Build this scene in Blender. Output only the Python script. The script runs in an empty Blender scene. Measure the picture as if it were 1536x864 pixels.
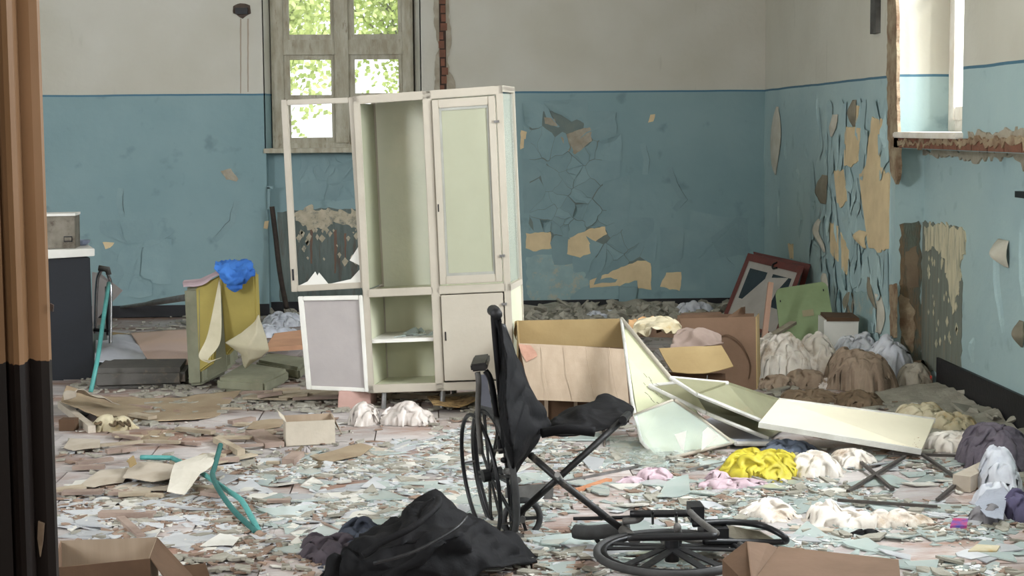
import bpy, bmesh, math, random
from mathutils import Vector, Matrix, noise
import mathutils.geometry as mg
import numpy as np
random.seed(7)
C = bpy.context.scene.collection
V = Vector
# ---------------------------------------------------------------- camera
F = 2530.0                                  # focal length in pixels of a 1536 px wide frame
CAM = V((0, 0, 1.6))
ROT = Matrix.Rotation(math.radians(-2.58), 3, 'Z') @ Matrix.Rotation(math.radians(84.55), 3, 'X') @ Matrix.Rotation(math.radians(-.49), 3, 'Z')
cd = bpy.data.cameras.new('camera'); cam = bpy.data.objects.new('camera', cd); C.objects.link(cam)
cd.sensor_width = 36; cd.lens = F / 1536 * 36; cd.clip_start = .05; cd.clip_end = 300
cam.matrix_world = Matrix.Translation(CAM) @ ROT.to_4x4()
bpy.context.scene.camera = cam
# ---------------------------------------------------------------- light
sc = bpy.context.scene
sc.view_settings.view_transform = 'Standard'; sc.view_settings.look = 'None'
sc.view_settings.gamma = 1; sc.view_settings.use_curve_mapping = False
sc.view_settings.exposure = 0.0
w = bpy.data.worlds.new('sky'); sc.world = w; w.use_nodes = True
bg = w.node_tree.nodes['Background']; bg.inputs[0].default_value = (.93, .97, 1, 1); bg.inputs[1].default_value = 2.0
def area(name, loc, direction, sx, sy, power, col=(.92, .96, 1)):
    l = bpy.data.lights.new(name, 'AREA'); l.shape = 'RECTANGLE'; l.size = sx; l.size_y = sy; l.energy = power; l.color = col
    o = bpy.data.objects.new(name, l); C.objects.link(o); o.location = loc
    o.rotation_euler = V(direction).to_track_quat('-Z', 'Y').to_euler(); return o
# daylight at right-wall windows, seen and unseen, then added fill lamps at windowless walls
area('window_and_fill_light', (4.9, 9.2, 3.7), (-1, .3, -.6), 2.4, 2.4, 850)
area('window_and_fill_light', (3.45, 6.6, 2.7), (-.75, .8, -.35), 1.4, 2.2, 330)
area('window_and_fill_light', (3.45, 3.8, 2.7), (-1, .4, -.3), 1.4, 2.2, 130)
area('window_and_fill_light', (3.45, 1.0, 2.7), (-1, .5, -.3), 1.4, 2.2, 90)
area('window_and_fill_light', (-5.45, 3.6, 2.6), (1, .7, -.12), 2.6, 2.2, 720)  # added fill lamp at the unseen left wall, no window there
area('window_and_fill_light', (-5.45, 10.5, 2.6), (1, .2, -.2), 2.4, 2.2, 30)  # second added fill lamp along the left wall
area('window_and_fill_light', (0.3, -1.4, 2.4), (.25, 1, -.1), 4.5, 2.4, 140, (1, .96, .9))  # added warm fill lamp behind the camera, no window there

sl = bpy.data.lights.new('sun', 'SUN'); sl.energy = 1.3; sl.angle = .02; sl.color = (1, .97, .9)
so = bpy.data.objects.new('sun', sl); C.objects.link(so); so.rotation_euler = V((-.36, .8, -.36)).to_track_quat('-Z', 'Y').to_euler()
# ---------------------------------------------------------------- pixel to place
def ray(px, py): return ROT @ V(((px - 768) / F, (432 - py) / F, -1))
def P(px, py, Y): r = ray(px, py); return CAM + r * (Y / r.y)
def G(px, py, z=0.0): r = ray(px, py); return CAM + r * ((z - 1.6) / r.z)
def PX(px, py, X): r = ray(px, py); return CAM + r * (X / r.x)
def L3(r, g, b):
    f = lambda c: (c / 255 / 12.92) if c / 255 <= .04045 else ((c / 255 + .055) / 1.055) ** 2.4
    return (f(r), f(g), f(b), 1)
# ---------------------------------------------------------------- materials
MATS = {}
def mat(name, c1, c2=None, scale=4, rough=.75, metal=0, bump=.15, bscale=40, stretch=(1, 1, 1), dirt=None, dirt_amt=.45, dscale=3, rand=0, spec=.4, alpha=1, trans=0, ior=1.45, detail=6, world=False):
    if name in MATS: return MATS[name]
    m = bpy.data.materials.new(name); m.use_nodes = True; MATS[name] = m
    N = m.node_tree.nodes; K = m.node_tree.links; b = N['Principled BSDF']
    tc = N.new('ShaderNodeTexCoord'); mp = N.new('ShaderNodeMapping'); mp.inputs['Scale'].default_value = stretch
    K.new(N.new('ShaderNodeNewGeometry').outputs['Position'] if world else tc.outputs['Object'], mp.inputs[0])
    def nz(s, d=detail, rr=.6):
        n = N.new('ShaderNodeTexNoise'); n.inputs['Scale'].default_value = s; n.inputs['Detail'].default_value = d; n.inputs['Roughness'].default_value = rr
        K.new(mp.outputs[0], n.inputs['Vector']); return n
    def ramp(n, a, bb, ca=(0, 0, 0, 1), cb=(1, 1, 1, 1)):
        r = N.new('ShaderNodeValToRGB'); r.color_ramp.elements[0].position = a; r.color_ramp.elements[1].position = bb
        r.color_ramp.elements[0].color = ca; r.color_ramp.elements[1].color = cb; K.new(n.outputs['Fac'], r.inputs[0]); return r
    def mix(fac, a, bb):
        x = N.new('ShaderNodeMix'); x.data_type = 'RGBA'; K.new(fac, x.inputs[0])
        for s, i in ((a, 6), (bb, 7)):
            if isinstance(s, tuple): x.inputs[i].default_value = s
            else: K.new(s, x.inputs[i])
        return x.outputs[2]
    c2 = c2 or tuple(min(1, v * .8) for v in c1[:3]) + (1,)
    out = mix(ramp(nz(scale), .35, .65).outputs[0], c1, c2)
    if dirt: out = mix(ramp(nz(dscale, 8, .7), 1 - dirt_amt - .08, 1 - dirt_amt + .08).outputs[0], out, dirt)
    if rand:
        oi = N.new('ShaderNodeObjectInfo'); h = N.new('ShaderNodeHueSaturation'); ma = N.new('ShaderNodeMath'); ma.operation = 'MULTIPLY_ADD'
        ma.inputs[1].default_value = rand; ma.inputs[2].default_value = 1 - rand / 2; K.new(oi.outputs['Random'], ma.inputs[0])
        K.new(ma.outputs[0], h.inputs['Value']); K.new(out, h.inputs['Color']); out = h.outputs[0]
    K.new(out, b.inputs['Base Color'])
    b.inputs['Roughness'].default_value = rough; b.inputs['Metallic'].default_value = metal
    b.inputs['Specular IOR Level'].default_value = spec; b.inputs['Alpha'].default_value = alpha
    b.inputs['Transmission Weight'].default_value = trans; b.inputs['IOR'].default_value = ior
    if bump:
        bn = N.new('ShaderNodeBump'); bn.inputs['Strength'].default_value = bump; bn.inputs['Distance'].default_value = .02
        K.new(nz(bscale).outputs['Fac'], bn.inputs['Height']); K.new(bn.outputs[0], b.inputs['Normal'])
    return m
def wall_mat(name, line=1.9, up=L3(196, 193, 182), up2=L3(186, 182, 168), lo=L3(134, 159, 162), lo2=L3(122, 149, 153), edge=L3(72, 112, 132)):
    m = bpy.data.materials.new(name); m.use_nodes = True; N = m.node_tree.nodes; K = m.node_tree.links; b = N['Principled BSDF']
    tc = N.new('ShaderNodeTexCoord'); sp = N.new('ShaderNodeSeparateXYZ'); K.new(tc.outputs['Object'], sp.inputs[0])
    def nz(s, d=6, st=None):
        n = N.new('ShaderNodeTexNoise'); n.inputs['Scale'].default_value = s; n.inputs['Detail'].default_value = d
        if st:
            mp = N.new('ShaderNodeMapping'); mp.inputs['Scale'].default_value = st; K.new(tc.outputs['Object'], mp.inputs[0]); K.new(mp.outputs[0], n.inputs['Vector'])
        else: K.new(tc.outputs['Object'], n.inputs['Vector'])
        return n.outputs['Fac']
    def math_(op, a, bb):
        x = N.new('ShaderNodeMath'); x.operation = op
        for i, s in ((0, a), (1, bb)):
            if isinstance(s, (int, float)): x.inputs[i].default_value = s
            else: K.new(s, x.inputs[i])
        return x.outputs[0]
    def mix(fac, a, bb):
        x = N.new('ShaderNodeMix'); x.data_type = 'RGBA'; K.new(fac, x.inputs[0])
        for s, i in ((a, 6), (bb, 7)):
            if isinstance(s, tuple): x.inputs[i].default_value = s
            else: K.new(s, x.inputs[i])
        return x.outputs[2]
    def rmp(f, a, bb):
        r = N.new('ShaderNodeMapRange'); r.inputs[1].default_value = a; r.inputs[2].default_value = bb; K.new(f, r.inputs[0]); return r.outputs[0]
    z = math_('ADD', sp.outputs[2], math_('MULTIPLY', math_('SUBTRACT', nz(2.2), .5), .012))
    cu = mix(rmp(nz(1.3), .35, .65), up, up2); cl = mix(rmp(nz(1.1), .35, .65), lo, lo2)
    cl = mix(rmp(nz(6, 8), .62, .75), cl, tuple(v * .8 for v in lo2[:3]) + (1,))
    cu = mix(rmp(nz(3, 8, (3, 3, .5)), .66, .8), cu, tuple(v * .82 for v in up2[:3]) + (1,))
    out = mix(math_('LESS_THAN', z, line), cu, cl)
    out = mix(math_('MULTIPLY', math_('LESS_THAN', z, line + .004), math_('GREATER_THAN', z, line - .012)), out, edge)
    K.new(out, b.inputs['Base Color']); b.inputs['Roughness'].default_value = .6; b.inputs['Specular IOR Level'].default_value = .35
    bn = N.new('ShaderNodeBump'); bn.inputs['Strength'].default_value = .25; bn.inputs['Distance'].default_value = .02
    K.new(nz(14, 8), bn.inputs['Height']); K.new(bn.outputs[0], b.inputs['Normal'])
    MATS[name] = m; return m
# ---------------------------------------------------------------- mesh building
class MB:
    def __init__(s): s.v = []; s.f = []
    def add(s, vs, fs):
        n = len(s.v); s.v += [V(p) for p in vs]; s.f += [tuple(i + n for i in f) for f in fs]; return s
    def hexa(s, p):                                     # p: 4 near points (BL BR TR TL) then 4 far ones
        return s.add(p, [(0, 1, 2, 3), (5, 4, 7, 6), (4, 0, 3, 7), (1, 5, 6, 2), (3, 2, 6, 7), (4, 5, 1, 0)])
    def box(s, lo, hi, m=None):
        x0, y0, z0 = lo; x1, y1, z1 = hi
        p = [V(q) for q in ((x0, y0, z0), (x1, y0, z0), (x1, y0, z1), (x0, y0, z1), (x0, y1, z0), (x1, y1, z0), (x1, y1, z1), (x0, y1, z1))]
        return s.hexa([m @ q for q in p] if m else p)
    def prism(s, pts, d):
        n = len(pts); d = V(d); a = [V(p) for p in pts]; b = [p + d for p in a]
        return s.add(a + b, [tuple(range(n)), tuple(range(2 * n - 1, n - 1, -1))] + [(i, n + i, n + (i + 1) % n, (i + 1) % n) for i in range(n)])
    def tube(s, path, r, n=8, closed=False, flat=1.0):
        path = [V(p) for p in path]; m = len(path); rr = r if isinstance(r, (list, tuple)) else [r] * m
        T = []
        for i in range(m):
            a = path[(i - 1) % m] if (closed or i > 0) else path[i]; b = path[(i + 1) % m] if (closed or i < m - 1) else path[i]
            T.append((b - a).normalized())
        u = T[0].orthogonal().normalized(); vs = []
        for i in range(m):
            u = (u - T[i] * u.dot(T[i])).normalized(); w_ = T[i].cross(u)
            for k in range(n):
                a = 2 * math.pi * k / n; vs.append(path[i] + (u * math.cos(a) + w_ * math.sin(a) * flat) * rr[i])
        fs = []
        for i in range(m if closed else m - 1):
            j = (i + 1) % m
            for k in range(n): fs.append((i * n + k, i * n + (k + 1) % n, j * n + (k + 1) % n, j * n + k))
        if not closed: fs += [tuple(range(n - 1, -1, -1)), tuple((m - 1) * n + k for k in range(n))]
        return s.add(vs, fs)
    def bar(s, a, b, wd, ht, up=(0, 0, 1)):             # box bar from a to b
        a, b = V(a), V(b); t = (b - a).normalized(); sd = t.cross(V(up)).normalized() * wd / 2; u = sd.cross(t).normalized() * ht / 2
        return s.hexa([a - sd - u, a + sd - u, a + sd + u, a - sd + u, b - sd - u, b + sd - u, b + sd + u, b - sd + u])
    def build(s, name, m, parent=None, smooth=False, bevel=0, kind=None):
        me = bpy.data.meshes.new(name); off = parent.matrix_basis.translation if parent and parent.parent is None else (parent.parent.matrix_basis.translation if parent else V((0, 0, 0)))
        me.from_pydata([tuple(p - off) for p in s.v], [], s.f); me.validate()
        if s.recalc if hasattr(s, 'recalc') else True:
            bm = bmesh.new(); bm.from_mesh(me); bmesh.ops.recalc_face_normals(bm, faces=bm.faces)
            if bevel: bmesh.ops.bevel(bm, geom=[e for e in bm.edges], offset=bevel, segments=2, affect='EDGES', clamp_overlap=True)
            bm.to_mesh(me); bm.free()
        me.materials.append(m)
        if smooth:
            for p in me.polygons: p.use_smooth = True
        o = bpy.data.objects.new(name, me); C.objects.link(o)
        if parent: o.parent = parent
        if kind: o['kind'] = kind
        return o
def spline(pts, n=8, closed=False):
    pts = [V(p) for p in pts]; m = len(pts); out = []
    for i in range(m if closed else m - 1):
        g = (lambda k: pts[k % m]) if closed else (lambda k: pts[max(0, min(m - 1, k))])
        p0, p1, p2, p3 = g(i - 1), g(i), g(i + 1), g(i + 2)
        for k in range(n):
            t = k / n; out.append(.5 * ((2 * p1) + (p2 - p0) * t + (2 * p0 - 5 * p1 + 4 * p2 - p3) * t * t + (3 * p1 - p0 - 3 * p2 + p3) * t ** 3))
    if not closed: out.append(pts[-1])
    return out
def tag(o, label=None, cat=None, group=None, kind=None):
    if label: o['label'] = label
    if cat: o['category'] = cat
    if group: o['group'] = group
    if kind: o['kind'] = kind
    return o
def root(name, label, cat, loc, group=None):
    o = bpy.data.objects.new(name, None); C.objects.link(o); o.location = loc; o.empty_display_size = .1
    return tag(o, label, cat, group)
def one(mb, name, m, label, cat, group=None, smooth=False, bevel=0, kind=None):   # a thing that is a single mesh, origin at its base
    xs = [p.x for p in mb.v]; ys = [p.y for p in mb.v]; zs = [p.z for p in mb.v]
    c = V(((min(xs) + max(xs)) / 2, (min(ys) + max(ys)) / 2, min(zs)))
    mb.v = [p - c for p in mb.v]; o = mb.build(name, m, None, smooth, bevel); o.location = c
    return tag(o, label, cat, group, kind)
class Quad:                                             # a panel given by four corners, with a depth vector
    def __init__(s, bl, br, tr, tl, d): s.p = [V(bl), V(br), V(tr), V(tl)]; s.d = V(d)
    def at(s, u, v, t=0):
        a, b, c, e = s.p; return (a * (1 - u) + b * u) * (1 - v) + (e * (1 - u) + c * u) * v + s.d * t
    def box(s, mb, u0, u1, v0, v1, t0, t1):
        return mb.hexa([s.at(u0, v0, t0), s.at(u1, v0, t0), s.at(u1, v1, t0), s.at(u0, v1, t0), s.at(u0, v0, t1), s.at(u1, v0, t1), s.at(u1, v1, t1), s.at(u0, v1, t1)])
def sheet(rows, nu=40, nv=30, amp=.01, freq=8, thick=.003, seed=0, smoothing=True, ridged=False):
    rows = [[V(p) for p in r] for r in rows]
    cols = [spline(r, max(1, nu // (len(r) - 1))) if smoothing else lin(r, nu) for r in rows]
    m = min(len(c) for c in cols); cols = [c[:m - 1] + [c[-1]] for c in cols]
    g = []
    for i in range(m):
        c = [r[i] for r in cols]; g.append(spline(c, max(1, nv // max(1, len(c) - 1))) if smoothing else lin(c, nv))
    nvv = len(g[0]); out = []
    for i in range(m):
        for j in range(nvv):
            p = g[i][j]; q = p * freq + V((seed * 7.3, seed * 3.1, seed))
            a = g[min(i + 1, m - 1)][j] - g[max(i - 1, 0)][j]; b = g[i][min(j + 1, nvv - 1)] - g[i][max(j - 1, 0)]
            nn = a.cross(b); nn = nn.normalized() if nn.length > 1e-9 else V((0, 0, 1))
            if ridged: k = 1 - 2 * abs(noise.noise(q + V((noise.noise(q * .7), 0, noise.noise(q * .7 + V((5, 5, 5))))) * 1.5)) + .4 * noise.noise(q * 2.7)
            else: k = noise.noise(q) + .5 * noise.noise(q * 2.3)
            out.append(p + nn * k * amp)
    fs = [(i * nvv + j, (i + 1) * nvv + j, (i + 1) * nvv + j + 1, i * nvv + j + 1) for i in range(m - 1) for j in range(nvv - 1)]
    mb = MB(); mb.add(out, fs)
    if thick:                                            # give it a second face and closed rim
        n0 = len(out); back = []
        for i in range(m):
            for j in range(nvv):
                a = out[min(i + 1, m - 1) * nvv + j] - out[max(i - 1, 0) * nvv + j]; b = out[i * nvv + min(j + 1, nvv - 1)] - out[i * nvv + max(j - 1, 0)]
                nn = a.cross(b); nn = nn.normalized() if nn.length > 1e-9 else V((0, 0, 1)); back.append(out[i * nvv + j] - nn * thick)
        mb.v += back; mb.f += [(d + n0, c + n0, b + n0, a + n0) for a, b, c, d in fs]
        rim = [i * nvv for i in range(m)] + [(m - 1) * nvv + j for j in range(1, nvv)] + [i * nvv + nvv - 1 for i in range(m - 2, -1, -1)] + [j for j in range(nvv - 2, 0, -1)]
        for k in range(len(rim)):
            a, b = rim[k], rim[(k + 1) % len(rim)]; mb.f.append((b, a, a + n0, b + n0))
    return mb
def lin(r, n):
    out = []; m = len(r) - 1; k = max(1, n // m)
    for i in range(m):
        for j in range(k): out.append(r[i].lerp(r[i + 1], j / k))
    return out + [r[-1]]
def pxrows(rows): return [[P(*q) for q in r] for r in rows]
def simcloth(nx, ny, s, comp=.62, seed=0, iters=150):    # buckle a grid of cloth inside its own border: real folds
    rg = np.random.RandomState(seed); X = np.zeros((nx, ny, 3)); X[..., 0] = (np.arange(nx) * s)[:, None]; X[..., 1] = (np.arange(ny) * s)[None, :]
    for wl, am in ((9, 1.4), (5, 1.0), (3, .6)):
        gx, gy = nx // wl + 3, ny // wl + 3; R_ = rg.randn(gx, gy); u = np.arange(nx) / wl; v = np.arange(ny) / wl; iu = u.astype(int); iv = v.astype(int); fu = (u - iu)[:, None]; fv = (v - iv)[None, :]
        fu = fu * fu * (3 - 2 * fu); fv = fv * fv * (3 - 2 * fv)
        q = R_[iu][:, iv] * (1 - fu) * (1 - fv) + R_[iu + 1][:, iv] * fu * (1 - fv) + R_[iu][:, iv + 1] * (1 - fu) * fv + R_[iu + 1][:, iv + 1] * fu * fv; X[..., 2] += q * am * s
    X0 = X.copy(); r0 = s / comp
    for it in range(iters):
        t = min(1, (it + 1) / (iters * .7)); r = s + (r0 - s) * t; D = np.zeros_like(X)
        for dx, dy, L, k in ((1, 0, 1, 1), (0, 1, 1, 1), (1, 1, 1.414, .35), (1, -1, 1.414, .35), (2, 0, 1.9, .4), (0, 2, 1.9, .4), (4, 0, 3.2, .1), (0, 4, 3.2, .1)):
            if dx >= nx or abs(dy) >= ny: continue
            sa = (slice(0, nx - dx), slice(max(0, -dy), ny - max(0, dy))); sb = (slice(dx, nx), slice(max(0, dy), ny + min(0, dy)))
            d = X[sb] - X[sa]; l = np.sqrt((d * d).sum(-1, keepdims=True)) + 1e-9; c = d * ((l - L * r) / l * .5 * k); D[sa] += c; D[sb] -= c
        X += D * .55; X[..., 2] -= s * .01; X[..., 2] *= .997
        for sl in ((0, slice(None)), (-1, slice(None)), (slice(None), 0), (slice(None), -1)): X[sl][..., :2] = X0[sl][..., :2]
    return X
def heap(lobes, res=.0105, fold=.04, freq=7, seed=0, stretch=(1, 1), zbase=0.0, warp=1.6, comp=.6):
    # lobes: (px, py of the front foot, width px, height px, depth m): heaped cloth as one folded surface
    W = []; res = .0105
    for (px, py, wp, hp, dep) in lobes:
        g = G(px, py, zbase); s = F / g.y; ry = dep / 2
        h = max(.02, (hp - ry / g.y * (py - 190)) / s); W.append((g.x, g.y + ry, wp / 2 / s, ry, h))
    x0 = min(a[0] - a[2] for a in W) - .03; x1 = max(a[0] + a[2] for a in W) + .03; y0 = min(a[1] - a[3] for a in W) - .03; y1 = max(a[1] + a[3] for a in W) + .03
    nx = max(8, int((x1 - x0) / res)); ny = max(8, int((y1 - y0) / res)); vs = []; idx = {}; fs = []
    S = simcloth(nx + 1, ny + 1, res, comp, seed + 11); S[..., 2] -= S[..., 2].mean(); am_ = .3 + fold * 6
    for i in range(nx + 1):
        for j in range(ny + 1):
            gx_ = x0 + res * i; gy_ = y0 + res * j; x = x0 + S[i, j, 0]; y = y0 + S[i, j, 1]
            e = noise.noise(V((gx_ * 6, gy_ * 6, seed * 2.2))) * .45 + noise.noise(V((gx_ * 19, gy_ * 19, seed * 1.2))) * .2; h = 0; rb = 9
            for (cx, cy, rx, ry, H) in W:
                rb = min(rb, ((gx_ - cx) / rx) ** 2 + ((gy_ - cy) / ry) ** 2 + e); r = ((x - cx) / rx) ** 2 + ((y - cy) / ry) ** 2
                if r < 1: h = max(h, H * (1 - max(0, r)) ** .6)
            if rb > 1: continue
            zc = S[i, j, 2] * am_; edge = min(1, (1 - rb) * 2.5 + .15)
            z = zbase + .006 + h * .86 + (zc * min(1, .3 + h / .08)) * edge
            idx[(i, j)] = len(vs); vs.append(V((min(x, 2.84 if y > 10.3 else 3.01), y, max(zbase + .003, z))))
    cells = [(i, j) for i in range(nx) for j in range(ny) if all(k in idx for k in ((i, j), (i + 1, j), (i + 1, j + 1), (i, j + 1)))]
    fs = [(idx[(i, j)], idx[(i + 1, j)], idx[(i + 1, j + 1)], idx[(i, j + 1)]) for i, j in cells]
    cnt = {}
    for f in fs:
        for k in range(4):
            e = (f[k], f[(k + 1) % 4]); cnt[e] = 1
    low = {}; extra = []
    for (a, b) in list(cnt):
        if (b, a) not in cnt:
            for q in (a, b):
                if q not in low: low[q] = len(vs); vs.append(V((vs[q].x, vs[q].y, zbase + .001)))
            extra.append((b, a, low[a], low[b]))
    mb = MB(); mb.v = vs; mb.f = fs + extra; mb.recalc = False
    used = sorted({k for f in mb.f for k in f}); rm = {k: n for n, k in enumerate(used)}
    mb.v = [vs[k] for k in used]; mb.f = [tuple(rm[k] for k in f) for f in mb.f]
    return mb
def cloth(name, label, cat, m, lobes, group=None, **kw): return one(heap(lobes, **kw), name, m, label, cat, group, smooth=True)
def gslab(pts, thick, z=0.0):                            # flat slab on the floor from pixel corners
    q = [G(a, b, z) for a, b in pts]; return MB().prism(q, (0, 0, thick))
def rotz(a): return Matrix.Rotation(a, 4, 'Z')
# ================================================================ THE SETTING
YB, XR, XN = 14.56, 2.86, 3.04
cream = mat('cream_plaster', L3(222, 200, 160), L3(206, 184, 146), scale=6, bump=.3, bscale=25)
cement = mat('cement_render', L3(172, 164, 148), L3(150, 140, 122), scale=8, bump=.6, bscale=30)
greyrender = mat('stained_render', L3(128, 134, 126), L3(106, 112, 104), scale=5, bump=.5, bscale=30, stretch=(2, 2, .4), dirt=L3(120, 98, 76), dirt_amt=.34, dscale=5)
brickm = mat('old_brick', L3(132, 88, 70), L3(112, 78, 62), scale=12, bump=.6, bscale=50)
darkgap = mat('dark_mortar', L3(70, 52, 42), L3(50, 38, 32), scale=14, bump=.6)
wallm = wall_mat('two_tone_wall_paint')
wallr = wall_mat('two_tone_wall_paint_greener_lit', lo=L3(168, 190, 190), lo2=L3(156, 180, 184), up=L3(206, 203, 190), up2=L3(196, 192, 178))  # same paint lightened to make up for weak light on the right wall
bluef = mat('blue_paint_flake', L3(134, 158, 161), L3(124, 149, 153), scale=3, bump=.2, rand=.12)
bluefr = mat('greenish_blue_paint_flake_lit', L3(166, 188, 188), L3(154, 178, 182), scale=3, bump=.2, rand=.15)  # flakes lightened along with the right wall's paint
baseb = mat('black_baseboard_paint', L3(34, 34, 38), L3(26, 26, 29), scale=6, rough=.5, dirt=L3(70, 68, 66), dirt_amt=.3)
winpaint = mat('weathered_white_window_paint', L3(186, 182, 166), L3(158, 150, 130), scale=7, bump=.4, dirt=L3(112, 92, 64), dirt_amt=.34, dscale=9, stretch=(2, 2, .6))
whitep = mat('white_frame_paint', L3(232, 228, 220), L3(214, 206, 192), scale=6, bump=.25)
glass = mat('window_glass', L3(225, 235, 225), L3(215, 228, 215), rough=.05, bump=0, alpha=.1, spec=.4)
def struct(o): o['kind'] = 'structure'; return o

# floor slab, and the tiles laid on it
floorm = mat('dusty_floor', L3(176, 168, 164), L3(150, 140, 134), scale=1.6, bump=.6, bscale=30, world=True, dirt=L3(116, 82, 64), dirt_amt=.42, dscale=1.8, rough=.8)
tilem = mat('worn_floor_tile', L3(190, 183, 180), L3(162, 156, 155), scale=3.2, bump=.5, bscale=26, world=True, stretch=(.6, 1.4, 1), dirt=L3(140, 112, 98), dirt_amt=.46, dscale=1.5, rand=.35, rough=.6)
floor = struct(MB().box((-5.6, -1.6, -.3), (XR + .6, YB + .6, -.012)).build('floor', floorm))
cand = []
for i in range(-16, 11):
    for j in range(13, 44):
        x, y = i * .33 - .1 * (j % 2), j * .33
        if x > XR + .1: continue
        cand.append((x, y))
def inview(x, y):
    px = 652 + F * x / y; py = 192 + F * 1.6 / y; return 60 < px < 1560 and py < 905
vis = sorted([c for c in cand if inview(*c)], key=lambda c: c[1]); near = vis[:290]; rest = vis[290:] + [c for c in cand if not inview(*c)]
tms = []
for k in range(6):
    random.seed(k); d = lambda: random.uniform(-.004, .004)
    tms.append(MB().box((.003 + d(), .003, -.012), (.327 + d(), .327 + d(), 0)).build('floor_tile', tilem, floor))
for n, (x, y) in enumerate(near):
    o = tms[n % 6] if n < 6 else tms[n % 6].copy()
    if n >= 6: C.objects.link(o)
    o.location = (x, y, random.uniform(-.003, .002)); o.rotation_euler = (random.uniform(-.006, .006), random.uniform(-.006, .006), 0)
mb = MB()
for x, y in rest:
    z = random.uniform(-.003, .002); mb.box((x + .003, y + .003, -.012), (x + .327, y + .327, z))
mb.build('floor_tiling', tilem, floor, kind='stuff')

# back wall with its window bay
WX0, WX1, WZ0, WZ1 = -1.44, -.115, 1.43, 3.75
mb = MB()
mb.box((-5.6, YB, 0), (WX0, YB + .5, 4.2)).box((WX1, YB, 0), (XR + .6, YB + .5, 4.2)).box((WX0, YB, WZ1), (WX1, YB + .5, 4.2)).box((WX0, YB + .16, 0), (WX1, YB + .5, WZ0))
wb = struct(mb.build('wall_back', wallm))
# right wall: solid part, window bay, and the lower part set back under the sill line
mb = MB()
mb.box((XR, 10.4, 0), (XR + .6, YB + .1, 4.2))
mb.box((XR, -1.6, 1.45), (XR + .6, 1.0 - .7, 4.2)); mb.box((XR, 9.07 - 1.2, 1.45), (XR + .6, 9.07, 4.2)); mb.box((XR, 9.07, 1.45), (XR + .6, 10.4, 1.52)); mb.box((XR, .3, 3.65), (XR + .6, 10.4, 4.2))
for a, b in ((1.7, 3.1), (4.5, 5.9)): mb.box((XR, a, 1.45), (XR + .6, b, 3.65))
for a, b in ((.3, 1.7), (3.1, 4.5), (5.9, 7.87)): mb.box((XR, a, 1.45), (XR + .6, b, 1.52))
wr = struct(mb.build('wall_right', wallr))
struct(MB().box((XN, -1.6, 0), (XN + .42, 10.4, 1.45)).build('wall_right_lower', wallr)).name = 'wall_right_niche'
wn = bpy.data.objects['wall_right_niche']
struct(MB().box((-5.7, -1.6, 0), (-5.5, YB, 4.2)).build('wall_left', wallm))
struct(MB().box((-5.6, -1.8, 0), (XR + .6, -1.6, 4.2)).build('wall_front', wallm))
struct(MB().box((-5.7, -1.8, 4.2), (XR + .6, YB + .5, 4.4)).build('ceiling', mat('ceiling_lime', L3(205, 202, 192), L3(190, 186, 172), scale=2)))
# baseboards
struct(MB().box((-5.5, YB - .02, 0), (WX0 - .0, YB, .1)).box((WX1, YB - .02, 0), (XR, YB, .1)).build('baseboard_back', baseb))
struct(MB().box((WX0, YB + .14, 0), (WX1, YB + .16, .1)).build('baseboard_window_bay', baseb)).name = 'baseboard_bay'
struct(MB().box((XR - .02, 10.42, 0), (XR, YB - .02, .1)).box((XN - .02, -1.6, 0), (XN, 10.0, .19)).build('baseboard_right', baseb))
# foreground: painted door jamb and the column it belongs to (brown gloss above a black dado)
jm = bpy.data.materials.new('jamb_paint'); jm.use_nodes = True; N = jm.node_tree.nodes; K = jm.node_tree.links; b = N['Principled BSDF']
tc = N.new('ShaderNodeTexCoord'); sp = N.new('ShaderNodeSeparateXYZ'); K.new(tc.outputs['Object'], sp.inputs[0])
nz = N.new('ShaderNodeTexNoise'); nz.inputs['Scale'].default_value = 22; nz.inputs['Detail'].default_value = 5; K.new(tc.outputs['Object'], nz.inputs['Vector'])
ad = N.new('ShaderNodeMath'); ad.operation = 'MULTIPLY_ADD'; ad.inputs[1].default_value = .03; K.new(nz.outputs['Fac'], ad.inputs[0]); K.new(sp.outputs[2], ad.inputs[2])
lt = N.new('ShaderNodeMath'); lt.operation = 'LESS_THAN'; lt.inputs[1].default_value = 1.272; K.new(ad.outputs[0], lt.inputs[0])
n2 = N.new('ShaderNodeTexNoise'); n2.inputs['Scale'].default_value = 6; n2.inputs['Detail'].default_value = 6; mp = N.new('ShaderNodeMapping'); mp.inputs['Scale'].default_value = (1.5, 1.5, .5); K.new(tc.outputs['Object'], mp.inputs[0]); K.new(mp.outputs[0], n2.inputs['Vector'])
rp = N.new('ShaderNodeValToRGB'); rp.color_ramp.elements[0].position = .35; rp.color_ramp.elements[1].position = .7; rp.color_ramp.elements[0].color = L3(128, 98, 72); rp.color_ramp.elements[1].color = L3(112, 84, 58); K.new(n2.outputs['Fac'], rp.inputs[0])
mx = N.new('ShaderNodeMix'); mx.data_type = 'RGBA'; K.new(lt.outputs[0], mx.inputs[0]); K.new(rp.outputs[0], mx.inputs[6]); mx.inputs[7].default_value = L3(24, 18, 16); K.new(mx.outputs[2], b.inputs['Base Color']); b.inputs['Roughness'].default_value = .45; b.inputs['Specular IOR Level'].default_value = .15
jx = lambda px: (px - 652) / F * 2.5
prof = [(-40, 2.52), (8, 2.52), (11, 2.53), (14, 2.5), (20, 2.482), (28, 2.478), (35, 2.486), (40, 2.505), (43, 2.525), (60, 2.522), (72, 2.524), (76, 2.54), (76, 2.6), (74, 2.75), (-40, 2.75)]
mb = MB().prism([(jx(a) * (y / 2.5), y, 0) for a, y in prof], (0, 0, 4.2)); o = struct(mb.build('trim_1', jm))
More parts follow.
